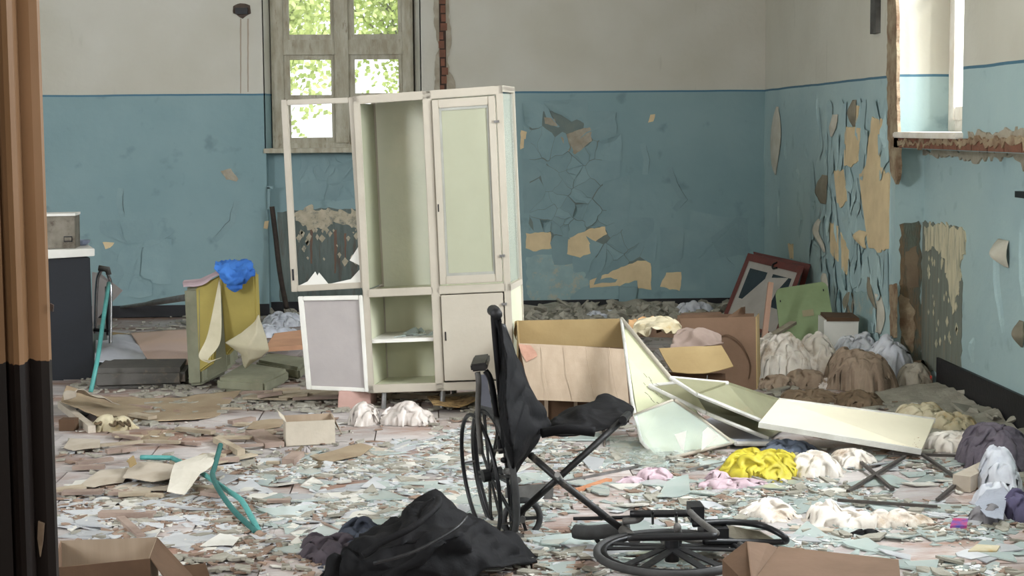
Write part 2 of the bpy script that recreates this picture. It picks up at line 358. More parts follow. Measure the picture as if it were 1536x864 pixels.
MB().prism([P(57, 782, 2.515), P(66, 786, 2.515), P(64, 812, 2.515), P(60, 836, 2.515), (P(56, 808, 2.515))], (0, .006, 0)).build('bare_chip', mat('worn_brown', L3(110, 92, 74), L3(84, 68, 54), scale=30), o); MB().prism([P(75, 455, 2.518), P(80, 458, 2.518), P(79, 468, 2.518), P(75, 466, 2.518)], (0, .006, 0)).build('burn_mark', darkgap, o)
struct(MB().box((-5.5, 2.52, 0), (jx(-38), 2.74, 4.2)).build('wall_partition', jm)).name = 'wall_near'

# back window (left half seen beside the cabinet)
wy = YB + .2
X = lambda px: (px - 652) / F * wy
Z = lambda py: 1.6 - (py - 193) / F * wy
win = struct(bpy.data.objects.new('window_1', None)); C.objects.link(win); win.location = (X(512), wy, 1.43)
def wbx(name, boxes, m=winpaint, par=None):
    mb = MB()
    for (a, b_, c, d, y0, y1) in boxes: mb.box((X(a), wy + y0, Z(d)), (X(b_), wy + y1, Z(c)))
    return mb.build(name, m, par or win)
T = -190
wbx('window_frame', [(412, 430, T, 222, 0, .12), (606, 622, T, 222, 0, .12), (430, 606, 214, 222, 0, .12), (430, 606, 62, 84, -.01, .1)])
wbx('mullion', [(506, 526, T, 214, -.02, .1)])
for (a, b_, tops) in ((430, 506, ((T, 62, (-60,)), (84, 214, (147,)))), (526, 606, ((T, 62, (-60,)), (84, 214, (145,))))):
    for (t, bt, bars) in tops:
        s_ = wbx('casement', [(a, a + 9, t, bt, .02, .07), (b_ - 6, b_, t, bt, .02, .07), (a + 9, b_ - 6, t, t + 7, .02, .07), (a + 9, b_ - 6, bt - 8, bt, .02, .07)])
        wbx('glazing_bar', [(a + 9, b_ - 6, k - 4, k + 5, .025, .065) for k in bars], par=s_)
        wbx('pane', [(a + 9, b_ - 6, t + 7, bt - 8, .043, .047)], glass, s_)
mb = MB().box((WX0 - .02, YB - .02, WZ0 - .035), (WX1 - .0, wy + .02, WZ0 + .005)); mb.build('window_sill', winpaint, win)
# splayed white and blue reveals
for xa, xb in ((WX0, X(412)), (WX1, X(622))):
    e = .002 if xa == WX0 else -.002
    mb = MB().prism([(xa + e, YB, WZ0), (xb, wy + .1, WZ0), (xa - (.01 if xa == WX0 else -.01), wy + .1, WZ0), (xa - (.01 if xa == WX0 else -.01), YB, WZ0)], (0, 0, 2.3)); struct(mb.build('trim_2', wallm, wb)).name = 'window_reveal'
MB().box((X(396), YB - .03, Z(0)), (X(402), YB + .0, Z(600) + .0)) if 0 else None
# right window
w2 = struct(bpy.data.objects.new('window_2', None)); C.objects.link(w2); w2.location = (XR + .4, 9.7, 1.52)
def w2bx(name, boxes, m=whitep, par=None):
    mb = MB()
    for lo, hi in boxes: mb.box(lo, hi)
    return mb.build(name, m, par or w2, bevel=.004 if m is whitep else 0)
fx = XR + .33
w2bx('window_frame', [((fx, 10.27, 1.55), (fx + .12, 10.4, 3.65)), ((fx, 9.07, 1.55), (fx + .12, 9.2, 3.65)), ((fx, 9.2, 1.55), (fx + .12, 10.27, 1.62)), ((fx, 9.2, 3.57), (fx + .12, 10.27, 3.65))])
ca = w2bx('casement', [((fx - .03, 10.2, 1.62), (fx + .03, 10.285, 3.57)), ((fx - .02, 9.72, 1.62), (fx + .03, 9.79, 3.57)), ((fx - .02, 9.79, 1.62), (fx + .03, 10.2, 1.7)), ((fx - .02, 9.79, 2.5), (fx + .03, 10.2, 2.55))])
w2bx('pane', [((fx + .01, 9.79, 1.7), (fx + .014, 10.2, 3.57))], glass, ca)
ca = w2bx('casement', [((fx - .02, 9.65, 1.62), (fx + .03, 9.72, 3.57)), ((fx - .02, 9.2, 1.62), (fx + .03, 9.28, 3.57)), ((fx - .02, 9.28, 1.62), (fx + .03, 9.65, 1.7)), ((fx - .02, 9.28, 2.5), (fx + .03, 9.65, 2.55))])
w2bx('pane', [((fx + .01, 9.28, 1.7), (fx + .014, 9.65, 3.57))], glass, ca)
MB().box((XR - .05, 9.05, 1.515), (fx, 10.28, 1.55)).build('window_sill', whitep, w2, bevel=.006)

# ---------------------------------------------------------------- torn plaster, cracks and peeling paint
WBm = lambda a, b_, off=0: V((a, YB - off, b_))                 # on the back wall: x, z
WRm = lambda a, b_, off=0: V((XR - off, a, b_))                 # on the right wall: y, z
WNm = lambda a, b_, off=0: V((XN - off, a, b_))
def pb(px, py): p = P(px, py, YB); return (p.x, p.z)
def pr(px, py): p = PX(px, py, XR); return (p.y, p.z)
def pn(px, py): p = PX(px, py, XN); return (p.y, p.z)
def jag(poly, amp, step, seed):
    out = []; n = len(poly)
    for i in range(n):
        a, b_ = V(poly[i]).to_2d() if len(poly[i]) > 2 else V((poly[i][0], poly[i][1])), V((poly[(i + 1) % n][0], poly[(i + 1) % n][1]))
        k = max(1, int((b_ - a).length / step))
        for j in range(k):
            p = a.lerp(b_, j / k); q = V((p.x * 19, p.y * 19, seed)); out.append((p.x + amp * noise.noise(q), p.y + amp * noise.noise(q + V((7, 3, 1)))))
    return out
def patch(wf, poly, off, m, name, parent, amp=.02, step=.03, seed=0, thick=None):
    pts = jag(poly, amp, step, seed); fr = [wf(a, b_, off) for a, b_ in pts]; bk = [wf(a, b_, 0) for a, b_ in pts]; n = len(pts)
    tris = mg.tessellate_polygon([[V((a, b_, 0)) for a, b_ in pts]])
    mb = MB(); mb.add(fr + bk, [tuple(t) for t in tris] + [(i, (i + 1) % n, n + (i + 1) % n, n + i) for i in range(n)]); return mb.build(name, m, parent)
def inside(p, poly):
    c = False; n = len(poly)
    for i in range(n):
        (x1, y1), (x2, y2) = poly[i], poly[(i + 1) % n]
        if (y1 > p[1]) != (y2 > p[1]) and p[0] < (x2 - x1) * (p[1] - y1) / (y2 - y1) + x1: c = not c
    return c
def clip(poly, m_, nrm):
    out = []; n = len(poly)
    for i in range(n):
        a, b_ = poly[i], poly[(i + 1) % n]; da = (a - m_).dot(nrm); db = (b_ - m_).dot(nrm)
        if da <= 0: out.append(a)
        if da * db < 0: out.append(a.lerp(b_, da / (da - db)))
    return out
def flakes(wf, region, holes, n, parent, m, lift, seed, aniso=1.0, gap=.97, keep=1.0, biglift=.0):
    rnd = random.Random(seed); xs = [p[0] for p in region]; zs = [p[1] for p in region]; pts = []
    tries = 0
    while len(pts) < n and tries < n * 60:
        tries += 1; p = (rnd.uniform(min(xs), max(xs)), rnd.uniform(min(zs), max(zs)))
        if inside(p, region): pts.append(V((p[0], p[1] * aniso)))
    for i, p in enumerate(pts):
        cen = (p.x, p.y / aniso)
        if any(inside(cen, h) for h in holes) or rnd.random() > keep: continue
        R_ = .2; cell = [p + V(d) * R_ for d in ((-1, -1), (1, -1), (1, 1), (-1, 1))]
        for q in sorted(pts, key=lambda q: (q - p).length_squared)[1:16]:
            cell = clip(cell, (p + q) / 2, q - p)
            if len(cell) < 3: break
        for m0, nn in ((V((min(xs), 0)), V((-1, 0))), (V((max(xs), 0)), V((1, 0))), (V((0, min(zs) * aniso)), V((0, -1))), (V((0, max(zs) * aniso)), V((0, 1)))):
            if len(cell) > 2: cell = clip(cell, m0, nn)
        if len(cell) < 3: continue
        c = sum(cell, V((0, 0))) / len(cell); ring = []
        for k in range(len(cell)):
            a, b_ = cell[k], cell[(k + 1) % len(cell)]
            for t in (0, .33, .67):
                q = a.lerp(b_, t); w_ = V((noise.noise(V((q.x * 15, q.y * 15, seed))), noise.noise(V((q.x * 15, q.y * 15, seed + 9))))) * .025
                ring.append(c + (q + w_ - c) * gap)
        ang = rnd.uniform(0, 6.28); lf = lift * rnd.uniform(.2, 1) + (biglift if rnd.random() < .12 else 0); n_ = len(ring); vs = [wf(c.x, c.y / aniso, .004)]
        for rr in (.55, 1):
            for q in ring:
                d = q - c; k = max(0, d.normalized().dot(V((math.cos(ang), math.sin(ang))))) if d.length > 1e-6 else 0
                s_ = 1 - .25 * k * min(1, lf * 18); vs.append(wf(c.x + d.x * rr * s_, (c.y + d.y * rr * s_) / aniso, .003 + lf * (.25 + k) * rr ** 2.2 * (.7 + .5 * noise.noise(V((q.x * 9, q.y * 9, 3))))))
        fs = [(0, 1 + k, 1 + (k + 1) % n_) for k in range(n_)] + [(1 + k, 1 + n_ + k, 1 + n_ + (k + 1) % n_, 1 + (k + 1) % n_) for k in range(n_)]
        mb = MB(); mb.add(vs, fs); mb.build('paint_flake', m, parent)
def crack(wf, pts, parent, m, wd=.006, lift=.012, dark=darkgap, seed=1):   # a raised lip of paint along a crack, with the gap beside it
    p = jag_line(pts, .012, .05, seed); mb = MB(); a = []; 
    for i, (x, z) in enumerate(p):
        t = V((p[min(i + 1, len(p) - 1)][0] - p[max(i - 1, 0)][0], p[min(i + 1, len(p) - 1)][1] - p[max(i - 1, 0)][1])).normalized(); nn = V((-t.y, t.x)); e = max(0, math.sin(math.pi * i / max(1, len(p) - 1))) ** .6
        a.append((wf(x - nn.x * .05, z - nn.y * .05, .0005), wf(x - nn.x * .015, z - nn.y * .015, lift * .45 * e + .001), wf(x, z, lift * e + .001), wf(x + nn.x * wd * 2 * e, z + nn.y * wd * 2 * e, .001)))
    for i in range(len(a) - 1):
        for k in (0, 1): mb.add([a[i][k], a[i + 1][k], a[i + 1][k + 1], a[i][k + 1]], [(0, 1, 2, 3)])
    o = mb.build('lifted_paint', m, parent, smooth=True); mb = MB()
    for i in range(len(a) - 1): mb.add([a[i][2] * .3 + a[i][3] * .7, a[i + 1][2] * .3 + a[i + 1][3] * .7, a[i + 1][3], a[i][3]], [(0, 1, 2, 3)])
    mb.build('crack', dark, parent)
def jag_line(pts, amp, step, seed):
    out = []
    for i in range(len(pts) - 1):
        a, b_ = V(pts[i]), V(pts[i + 1]); k = max(1, int((b_ - a).length / step))
        for j in range(k):
            p = a.lerp(b_, j / k); out.append((p.x + amp * noise.noise(V((p.x * 13, p.y * 13, seed))), p.y + amp * noise.noise(V((p.x * 13, p.y * 13, seed + 4)))))
    out.append(tuple(pts[-1])); return out
def PL(f, pts): return [f(*p) for p in pts]
# back wall: torn chase beside the window, bricks in its slit
patch(WBm, PL(pb, [(653, -60), (676, -60), (674, 30), (678, 60), (672, 95), (684, 130), (684, 150), (652, 150), (652, 100), (658, 70), (650, 35)]), .012, cement, 'torn_render', wb, .02, .03, 2)
for k in range(17):
    z0 = 3.1 - k * .075; x0 = pb(660, 60)[0] + .012 * math.sin(k)
    MB().box((x0, YB - .022, z0), (x0 + .045 + .012 * math.sin(k * 2.3), YB - .006, z0 + .062)).build('brick', brickm, wb)
MB().box((pb(659, 60)[0], YB - .016, 1.85), (pb(669, 60)[0], YB - .004, 3.2)).build('mortar_slit', darkgap, wb)
# cream and grey patches where the paint has fallen
holesB = [PL(pb, q) for q in (
    [(789, 350), (826, 348), (827, 372), (800, 377), (789, 372)],
    [(852, 358), (880, 345), (908, 340), (910, 352), (884, 366), (886, 380), (870, 386), (851, 382)],
    [(884, 420), (912, 410), (940, 398), (957, 391), (976, 392), (976, 434), (958, 432), (956, 420), (930, 428), (885, 432)],
    [(1000, 408), (1022, 408), (1019, 436), (990, 430)],
    [(842, 205), (862, 196), (886, 190), (888, 212), (862, 232), (848, 225)],
    [(975, 172), (983, 172), (980, 182), (972, 184)],
    [(816, 176), (832, 178), (836, 190), (818, 186)],
    [(782, 195), (790, 198), (786, 222), (780, 224)],
    [(331, 256), (346, 253), (358, 268), (355, 272), (340, 269)],
    [(154, 363), (171, 364), (165, 372), (158, 374)], [(397, 331), (404, 331), (401, 344), (396, 342)])]
for k, h in enumerate(holesB): patch(WBm, h, .006, cream if k not in (4, 6, 8) else cement, 'bare_plaster', wb, .012, .025, k)
patch(WBm, PL(pb, [(790, 386), (830, 380), (866, 392), (885, 425), (860, 440), (845, 470), (820, 478), (800, 452), (790, 440)]), .0022, mat('pale_primer', L3(150, 174, 174), L3(136, 160, 162), scale=9, dirt=L3(178, 172, 150), dirt_amt=.4, dscale=12), 'thin_paint', wb, .02, .03, 30)
# gum-like small flakes of the grey tongue over the baseboard
patch(WBm, PL(pb, [(928, 430), (955, 430), (952, 452), (940, 466), (928, 455)]), .03, bluef, 'paint_flake', wb, .008, .03, 31)
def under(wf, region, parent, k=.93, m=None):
    c = sum((V(p) for p in region), V((0, 0))) / len(region); patch(wf, [tuple(c + (V(p) - c) * k) for p in region], .0012, m or MATS['crack_shade_grey'], 'crack_shade_underlay', parent, .02, .04, 3)
mat('crack_shade_grey', L3(104, 118, 116), L3(116, 126, 120), scale=9)  # shade under the lifted flakes, put into the underlay's colour
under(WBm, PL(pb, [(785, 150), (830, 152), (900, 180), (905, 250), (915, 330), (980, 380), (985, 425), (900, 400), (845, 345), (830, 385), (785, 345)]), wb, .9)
0 and under(WRm, PL(pr, [(1225, 210), (1270, 150), (1300, 165), (1330, 160), (1335, 300), (1332, 420), (1318, 500), (1285, 500), (1240, 440), (1215, 360)]), wr, .86)
flakes(WBm, PL(pb, [(785, 150), (830, 152), (900, 180), (905, 250), (915, 330), (980, 380), (985, 425), (900, 400), (845, 345), (830, 385), (785, 345)]), holesB, 62, wb, bluef, .016, 3, gap=.985, biglift=.02)
flakes(WBm, PL(pb, [(150, 350), (215, 330), (262, 355), (250, 440), (165, 446)]), holesB, 9, wb, bluef, .010, 8, gap=.98)
flakes(WBm, PL(pb, [(990, 300), (1130, 270), (1130, 435), (1000, 430)]), holesB, 8, wb, bluef, .008, 9, gap=.99, keep=.7)
for k, q in enumerate(([(186, 285), (183, 305), (188, 325)], [(262, 345), (240, 365), (212, 372), (204, 400), (190, 445)], [(1008, 250), (1016, 275), (1030, 300), (1015, 318)], [(1040, 395), (1060, 372), (1085, 350), (1110, 330)], [(968, 215), (974, 240), (972, 262)], [(318, 358), (345, 330), (352, 300)], [(820, 110 + 45), (828, 175), (840, 190)], [(905, 150 + 40), (880, 200), (862, 215)], [(1085, 380), (1092, 392), (1104, 400)])):
    crack(WBm, PL(pb, q), wb, bluef, .003, .008, seed=k)
# small broken-out notch left of the window bay, stripped patch where the radiator hung
MB().box((pb(395, 0)[0], YB - .035, pb(0, 318)[1]), (pb(399, 0)[0], YB - .0, pb(0, 285)[1])).build('plaster_edge', bluef, wb)
MB().box((pb(395, 0)[0], YB - .035, pb(0, 287)[1]), (pb(404, 0)[0], YB - .0, pb(0, 283)[1])).build('plaster_edge', bluef, wb)
def pbay(px, py): p = P(px, py, YB + .16); return (p.x, p.z)
WYm = lambda a, b_, off=0: V((a, YB + .16 - off, b_))
stripm = mat('stripped_wall', L3(112, 122, 118), L3(92, 102, 98), scale=4, bump=.4, stretch=(5, 5, .7), dirt=L3(96, 84, 74), dirt_amt=.38, dscale=3)
patch(WYm, PL(pbay, [(416, 318), (480, 312), (560, 314), (630, 318), (632, 452), (420, 452)]), .004, stripm, 'stripped_patch', wb, .02, .04, 12)
patch(WYm, PL(pbay, [(440, 318), (466, 310), (500, 316), (560, 316), (560, 345), (530, 342), (500, 334), (480, 345), (452, 338)]), .007, mat('old_cream_paint', L3(196, 186, 164), L3(170, 160, 138), scale=14, dirt=L3(110, 116, 110), dirt_amt=.4, dscale=20), 'old_paint', wb, .05, .012, 13)
for k in range(26):
    x, y = random.Random(k).uniform(438, 538), 345 + 50 * random.Random(k + 50).random() ** 2; r = random.Random(k + 9).uniform(1.2, 5)
    patch(WYm, PL(pbay, [(x - r, y), (x, y - r * 1.2), (x + r, y), (x, y + r * 1.6)]), .006, MATS['old_cream_paint'], 'old_paint', wb, .01, .012, k)
for k, (x, y0, y1, wd) in enumerate(((467, 330, 395, 2.5), (503, 345, 410, 2.5), (518, 350, 400, 1.6))):
    patch(WYm, PL(pbay, [(x - wd, y0), (x + wd, y0), (x + wd * .6, y1), (x - wd * .4, y1)]), .005, mat('rust_run', L3(130, 100, 84), L3(112, 92, 80), scale=9), 'rust_stain', wb, .008, .03, k)
flakes(WYm, PL(pbay, [(448, 232), (535, 232), (540, 300), (470, 296)]), [], 16, wb, bluef, .012, 14)
# rusty runs under the broken fitting high on the left, and the fitting
for k, (x, y1) in enumerate(((361, 140), (372, 138))):
    patch(WBm, PL(pb, [(x - 1.2, 28), (x + 1.2, 28), (x + .8, y1), (x - .8, y1)]), .002, mat('pale_rust_run', L3(166, 152, 136), L3(158, 146, 130), scale=9), 'rust_stain', wb, .004, .04, k)
patch(WBm, PL(pb, [(349, 9), (360, 5), (375, 8), (376, 20), (364, 27), (350, 20)]), .004, mat('burnt_plaster', L3(92, 78, 68), L3(74, 62, 54), scale=30), 'broken_plaster', wb, .01, .02, 5)

# right wall: ragged plaster corner of the bay, brick band, long peels
rag = PL(pr, [(1336, -60), (1349, -60), (1350, 160), (1352, 215), (1353, 262), (1349, 275), (1340, 262), (1336, 200), (1335, 100)])
patch(WRm, rag, .02, mat('torn_plaster_edge', L3(168, 152, 126), L3(122, 96, 74), scale=10, bump=.6), 'torn_render', wr, .03, .03, 5)
patch(WRm, PL(pr, [(1336, 430), (1346, 425), (1346, 505), (1338, 505)]), .012, MATS['torn_plaster_edge'], 'torn_render', wr, .03, .03, 6)
patch(WRm, PL(pr, [(1455, 200), (1536, 196), (1620, 190), (1620, 214), (1536, 216), (1455, 212)]), .012, cement, 'torn_render', wr, .05, .03, 7)
zb = pr(1480, 216)[1]
for k in range(15):
    y0 = 10.36 - k * .255
    MB().box((XR - .02, y0 - .24, 1.455), (XR - .004, y0, 1.515)).build('brick', brickm, wr)
mb = MB().box((XR + .004, 6.4, 1.40), (XN + .0, 10.4, 1.449)); 
patch(WRm, PL(pr, [(1352, 209), (1380, 213), (1410, 207), (1455, 210), (1536, 206), (1640, 204), (1640, 216), (1536, 219), (1440, 216), (1352, 218)]), .026, MATS['torn_plaster_edge'], 'torn_render', wr, .05, .02, 71)
patch(WNm, PL(pn, [(1384, 224), (1440, 224), (1536, 226), (1640, 226), (1640, 262), (1560, 258), (1536, 250), (1524, 234), (1500, 240), (1474, 238), (1466, 246), (1440, 236), (1384, 232)]), .012, cement, 'torn_render', wn, .04, .03, 8)
holesR = [PL(pr, q) for q in (
    [(1309, 176), (1325, 180), (1320, 215), (1322, 250), (1335, 262), (1336, 372), (1320, 378), (1304, 370), (1294, 300), (1290, 262), (1300, 248), (1304, 215)],
    [(1270, 190), (1292, 192), (1288, 240), (1278, 250), (1267, 248), (1268, 215)],
    [(1252, 256), (1266, 256), (1272, 300), (1262, 312), (1256, 300)], [(1246, 334), (1258, 338), (1258, 392), (1247, 380)], [(1262, 350), (1274, 375), (1272, 412), (1264, 405)],
    [(1183, 366), (1190, 366), (1190, 388), (1186, 388)], [(1280, 438), (1308, 436), (1312, 500), (1288, 500)], [(1280, 160), (1290, 158), (1286, 185), (1280, 180)])]
for k, h in enumerate(holesR): patch(WRm, h, .007, cream if k != 6 else MATS['pale_primer'], 'bare_plaster', wr, .02, .03, 40 + k)
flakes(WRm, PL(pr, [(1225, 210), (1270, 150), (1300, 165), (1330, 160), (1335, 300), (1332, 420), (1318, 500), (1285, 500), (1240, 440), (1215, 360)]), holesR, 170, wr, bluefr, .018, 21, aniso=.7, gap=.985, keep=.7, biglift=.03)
def curl(f, wf, pts, parent, m, out=.06, seed=0, back=None):      # a strip of paint that hangs off the wall in a curl: pts = spine pixels, width in pixels
    rows = []
    for k, (px, py, wd) in enumerate(pts):
        t = k / (len(pts) - 1); a, z = f(px, py); a2, _ = f(px + wd, py); o_ = out * max(0, math.sin(math.pi * t)) ** .7 + .003
        rows.append([wf(a, z, .004 if k < 1 else o_), wf((a + a2) / 2, z, o_ * 1.5), wf(a2, z, o_ * .4 + .002)])
    sheet(rows, 12, 12, .004, 20, .002, seed).build('paint_curl', m, parent, smooth=True)
whitef = mat('pale_flake_back', L3(206, 202, 190), L3(188, 182, 166), scale=8)
darkfl = mat('grey_flake_back', L3(140, 134, 118), L3(120, 112, 96), scale=8)
for k, (q, m, o_) in enumerate((
    ([(1165, 160, 3), (1160, 185, 12), (1158, 215, 14), (1159, 245, 8), (1163, 262, 2)], whitef, .03),
    ([(1228, 328, 5), (1222, 345, 8), (1232, 365, 6), (1236, 378, 3)], whitef, .05), ([(1234, 262, 8), (1226, 285, 16), (1232, 305, 8)], darkfl, .04),
    ([(1280, 150, 5), (1276, 170, 10), (1280, 190, 4)], darkfl, .06), ([(1250, 172, 8), (1248, 190, 8), (1246, 205, 3)], whitef, .04), ([(1234, 408, 6), (1236, 422, 8), (1240, 432, 3)], whitef, .05),
    ([(1290, 345, 14), (1283, 355, 16), (1296, 372, 4)], cream, .04), ([(1272, 437, 10), (1268, 455, 14), (1276, 478, 4)], darkfl, .05), ([(1302, 415, 3), (1306, 440, 6), (1312, 462, 4)], darkfl, .05), ([(1313, 440, 9), (1318, 470, 11), (1314, 498, 8)], whitef, .02))):
    curl(pr, WRm, q, wr, m, o_ * .35, k)
for k, q in enumerate(([(1147, 150), (1146, 195), (1147, 255)], [(1177, 212), (1179, 240)], [(1195, 245), (1199, 275)], [(1225, 140), (1228, 190)], [(1205, 220), (1212, 240)], [(1338, 240), (1337, 330), (1335, 410)], [(1195, 300), (1203, 330), (1198, 352)], [(1320, 385), (1316, 430)], [(1168, 300), (1169, 350)])):
    crack(WRm, PL(pr, q), wr, bluefr, .006, .012, seed=k)
# niche: stripped patches, cracks and a curl on the pale blue lower wall
radm = mat('radiator_patch', L3(128, 134, 124), L3(112, 116, 106), scale=5, bump=.5, stretch=(5, 5, .6), dirt=L3(150, 128, 100), dirt_amt=.36, dscale=4)
patch(WNm, PL(pn, [(1383, 332), (1440, 342), (1444, 440), (1442, 556), (1383, 560)]), .005, radm, 'stripped_patch', wn, .03, .04, 15)
creamst = mat('streaked_old_paint', L3(208, 200, 172), L3(190, 182, 152), scale=10, stretch=(4, 4, .5), dirt=L3(122, 128, 118), dirt_amt=.42, dscale=9)
patch(WNm, PL(pn, [(1388, 338), (1410, 336), (1446, 344), (1450, 360), (1442, 400), (1440, 440), (1432, 470), (1424, 430), (1415, 380), (1400, 370), (1390, 380)]), .008, creamst, 'old_paint', wn, .05, .02, 16)
rr_ = random.Random(4)
for k in range(36):
    x, y = rr_.uniform(1392, 1440), rr_.uniform(380, 520); r = rr_.uniform(.8, 2.2); patch(WNm, PL(pn, [(x - r, y), (x, y - r * 4), (x + r, y), (x, y + r * 4)]), .007, creamst, 'old_paint', wn, .006, .03, k)
def prv(px, py): p = P(px, py, 10.4); return (p.x, p.z)
WVm = lambda a, b_, off=0: V((a, 10.385 - off, b_))
patch(WVm, PL(prv, [(1349, 338), (1380, 330), (1382, 560), (1350, 560)]), .004, mat('sooty_patch', L3(100, 108, 98), L3(80, 84, 74), scale=5, bump=.5, stretch=(3, 3, .8), dirt=L3(124, 104, 80), dirt_amt=.45, dscale=5), 'stripped_patch', wn, .02, .03, 18)
patch(WVm, PL(prv, [(1356, 375), (1374, 368), (1376, 430), (1360, 434)]), .007, mat('brown_patch', L3(128, 112, 92), L3(112, 96, 78), scale=6), 'old_paint', wn, .02, .02, 19)
patch(WVm, PL(prv, [(1347, 440), (1366, 448), (1372, 500), (1366, 530), (1350, 500)]), .010, MATS['torn_plaster_edge'], 'torn_render', wn, .03, .02, 20)
MB().box((XR, 10.385, 0), (XN, 10.4, 1.45)).build('niche_side', wallr, wn)
for k, q in enumerate(([(1487, 362), (1494, 380), (1495, 420), (1500, 460), (1503, 500)], [(1461, 505), (1456, 525), (1458, 545)], [(1410, 258), (1412, 275)], [(1532, 330), (1534, 400), (1535, 460)], [(1467, 262), (1469, 285)], [(1425, 250), (1424, 262)])):
    crack(WNm, PL(pn, q), wn, bluefr, .006, .02, seed=k + 20)
curl(pn, WNm, [(1498, 358, 16), (1500, 380, 16), (1508, 400, 6)], wn, whitef, .05, 30); curl(pn, WNm, [(1530, 480, 6), (1532, 500, 9), (1532, 520, 3)], wn, darkfl, .04, 31)
# ================================================================ OUTSIDE THE WINDOW
barkm = mat('bark', L3(150, 140, 110), L3(120, 112, 88), scale=6); leafm = mat('spring_leaves', L3(232, 238, 170), L3(214, 228, 140), scale=2, rough=.6, rand=.2)
def tree(x, y, h, seed, label, n):
    rnd = random.Random(seed); t = root('tree', label, 'tree', (x, y, -.5), 'trees outside the window'); mb = MB(); tips = []
    def br(p, d, L_, r, lv):
        q = [p]; 
        for k in range(4): d = (d + V((rnd.uniform(-.25, .25), rnd.uniform(-.25, .25), rnd.uniform(-.05, .2)))).normalized(); q.append(q[-1] + d * L_ / 4)
        mb.tube(q, [r * (1 - .12 * k) for k in range(5)], 6); tips.append(q[-1]); tips.append(q[2])
        if lv: [br(q[rnd.choice((2, 3, 4))], (d + V((rnd.uniform(-1, 1), rnd.uniform(-1, 1), rnd.uniform(0, .7)))).normalized(), L_ * .72, r * .55, lv - 1) for _ in range(3)]
    br(V((x, y, -.5)), V((0, 0, 1)), h * .36, .12, 4); mb.build('trunk', barkm, t)
    lf = MB()
    for _ in range(n):
        c = rnd.choice(tips) + V((rnd.gauss(0, .42), rnd.gauss(0, .42), rnd.gauss(0, .42))); a = V((rnd.uniform(-1, 1), rnd.uniform(-1, 1), rnd.uniform(-1, 1))).normalized() * .045; b_ = a.orthogonal().normalized() * .04
        lf.v += [c - a, c + b_, c + a, c - b_]; k = len(lf.v); lf.f.append((k - 4, k - 3, k - 2, k - 1))
    lf.recalc = False; lf.build('foliage', leafm, t, kind='stuff')
tree(-2.1, 20.5, 6.5, 3, 'slender green tree left of the pair outside the back window', 22000)
tree(-.1, 23.5, 7.0, 5, 'slender green tree right of the pair outside the back window', 22000)
one(MB().box((-12, 15.2, -.7), (12, 45, -.5)), 'lawn', mat('grass', L3(150, 175, 90), L3(120, 150, 70)), 'flat green lawn beyond the back window', 'lawn')

# ================================================================ METAL CABINET
creamet = mat('cream_enamel', L3(180, 172, 158), L3(170, 162, 148), scale=3, rough=.45, bump=.06, dirt=L3(160, 146, 122), dirt_amt=.2, dscale=6)
creamin = mat('cream_inner_enamel', L3(206, 206, 182), L3(196, 197, 172), scale=2, rough=.5, bump=.05)
greyin = mat('bare_grey_inner_sheet', L3(224, 224, 208), L3(214, 216, 200), scale=4, rough=.5)
frost = mat('cream_painted_glass', L3(164, 165, 144), L3(158, 159, 138), scale=2, rough=.25, bump=.02)
clearg = mat('clear_glass', L3(196, 206, 196), L3(188, 198, 188), rough=.04, bump=0, alpha=.25, spec=.6)
gglass = mat('green_glass', L3(214, 224, 220), L3(196, 210, 206), rough=.1, bump=0, trans=.45, ior=1.3, spec=.6, rand=.25)
pinkw = mat('pinkish_white_enamel', L3(170, 163, 161), L3(158, 152, 150), scale=2.5, rough=.5, bump=.05, dirt=L3(160, 150, 140), dirt_amt=.3, dscale=3)
whitex = mat('white_enamel', L3(226, 224, 218), L3(210, 208, 200), scale=3, rough=.4, bump=.05)
steel = mat('dull_steel', L3(150, 150, 150), L3(110, 108, 104), scale=10, rough=.35, metal=.7)
chrome = mat('chrome', L3(190, 190, 194), L3(160, 160, 166), scale=6, rough=.2, metal=.9, bump=0)
blackgl = mat('black_steel', L3(24, 24, 27), L3(16, 16, 19), scale=8, rough=.4, bump=.05)
YC = 9.55; BLp, BRp, TRp, TLp = P(551, 590, YC), P(772, 583, YC - .12), P(753, 128, YC - .12), P(529, 144, YC)
dv = V((.175, .40, 0)).normalized() * .42; dv = (P(790, 578, YC + .28) - BRp) * V((1, 1, 0)) 
cab = root('metal_cabinet', 'tall cream metal medicine cabinet leaning to the left, its two left doors swung open', 'cabinet', (BLp + BRp) / 2 * V((1, 1, 0)))
q = Quad(BLp, BRp, TRp, TLp, dv)
mb = MB(); e = .018
for a in ((0, e, 0, 1, 0, 1), (1 - e, 1, 0, 1, 0, .06), (0, 1, 0, .012, 0, 1), (0, 1, .985, 1, 0, 1), (0, 1, 0, 1, .96, 1)): pass
# frame rails and posts
for u0, u1, v0, v1 in ((0, .045, 0, 1), (.955, 1, 0, 1), (.465, .525, 0, 1), (0, 1, 0, .028), (0, 1, .972, 1), (0, 1, .325, .352)): q.box(mb, u0, u1, v0, v1, 0, .045)
for u0, u1 in ((0, .03), (.97, 1)): q.box(mb, u0, u1, 0, 1, .95, 1)
for v0, v1 in ((0, .02), (.98, 1), (.325, .345)):
    q.box(mb, .97, 1, v0, v1, 0, 1); q.box(mb, 0, .03, v0, v1, 0, 1)
mb.build('carcass_frame', creamet, cab, bevel=.003)
q.box(MB(), 0, 1, 0, 1, 0, 1)
MB.build(q.box(MB(), .03, .97, .34, .98, .965, .985), 'back_panel', greyin, cab); MB.build(q.box(MB(), .03, .97, .02, .338, .965, .985), 'back_panel', creamin, cab)
MB.build(q.box(MB(), .0, 1, .985, 1.0, 0.05, 1), 'top_panel', creamet, cab)
MB.build(q.box(MB(), .02, .98, .006, .02, 0.04, .96), 'bottom_panel', creamin, cab)
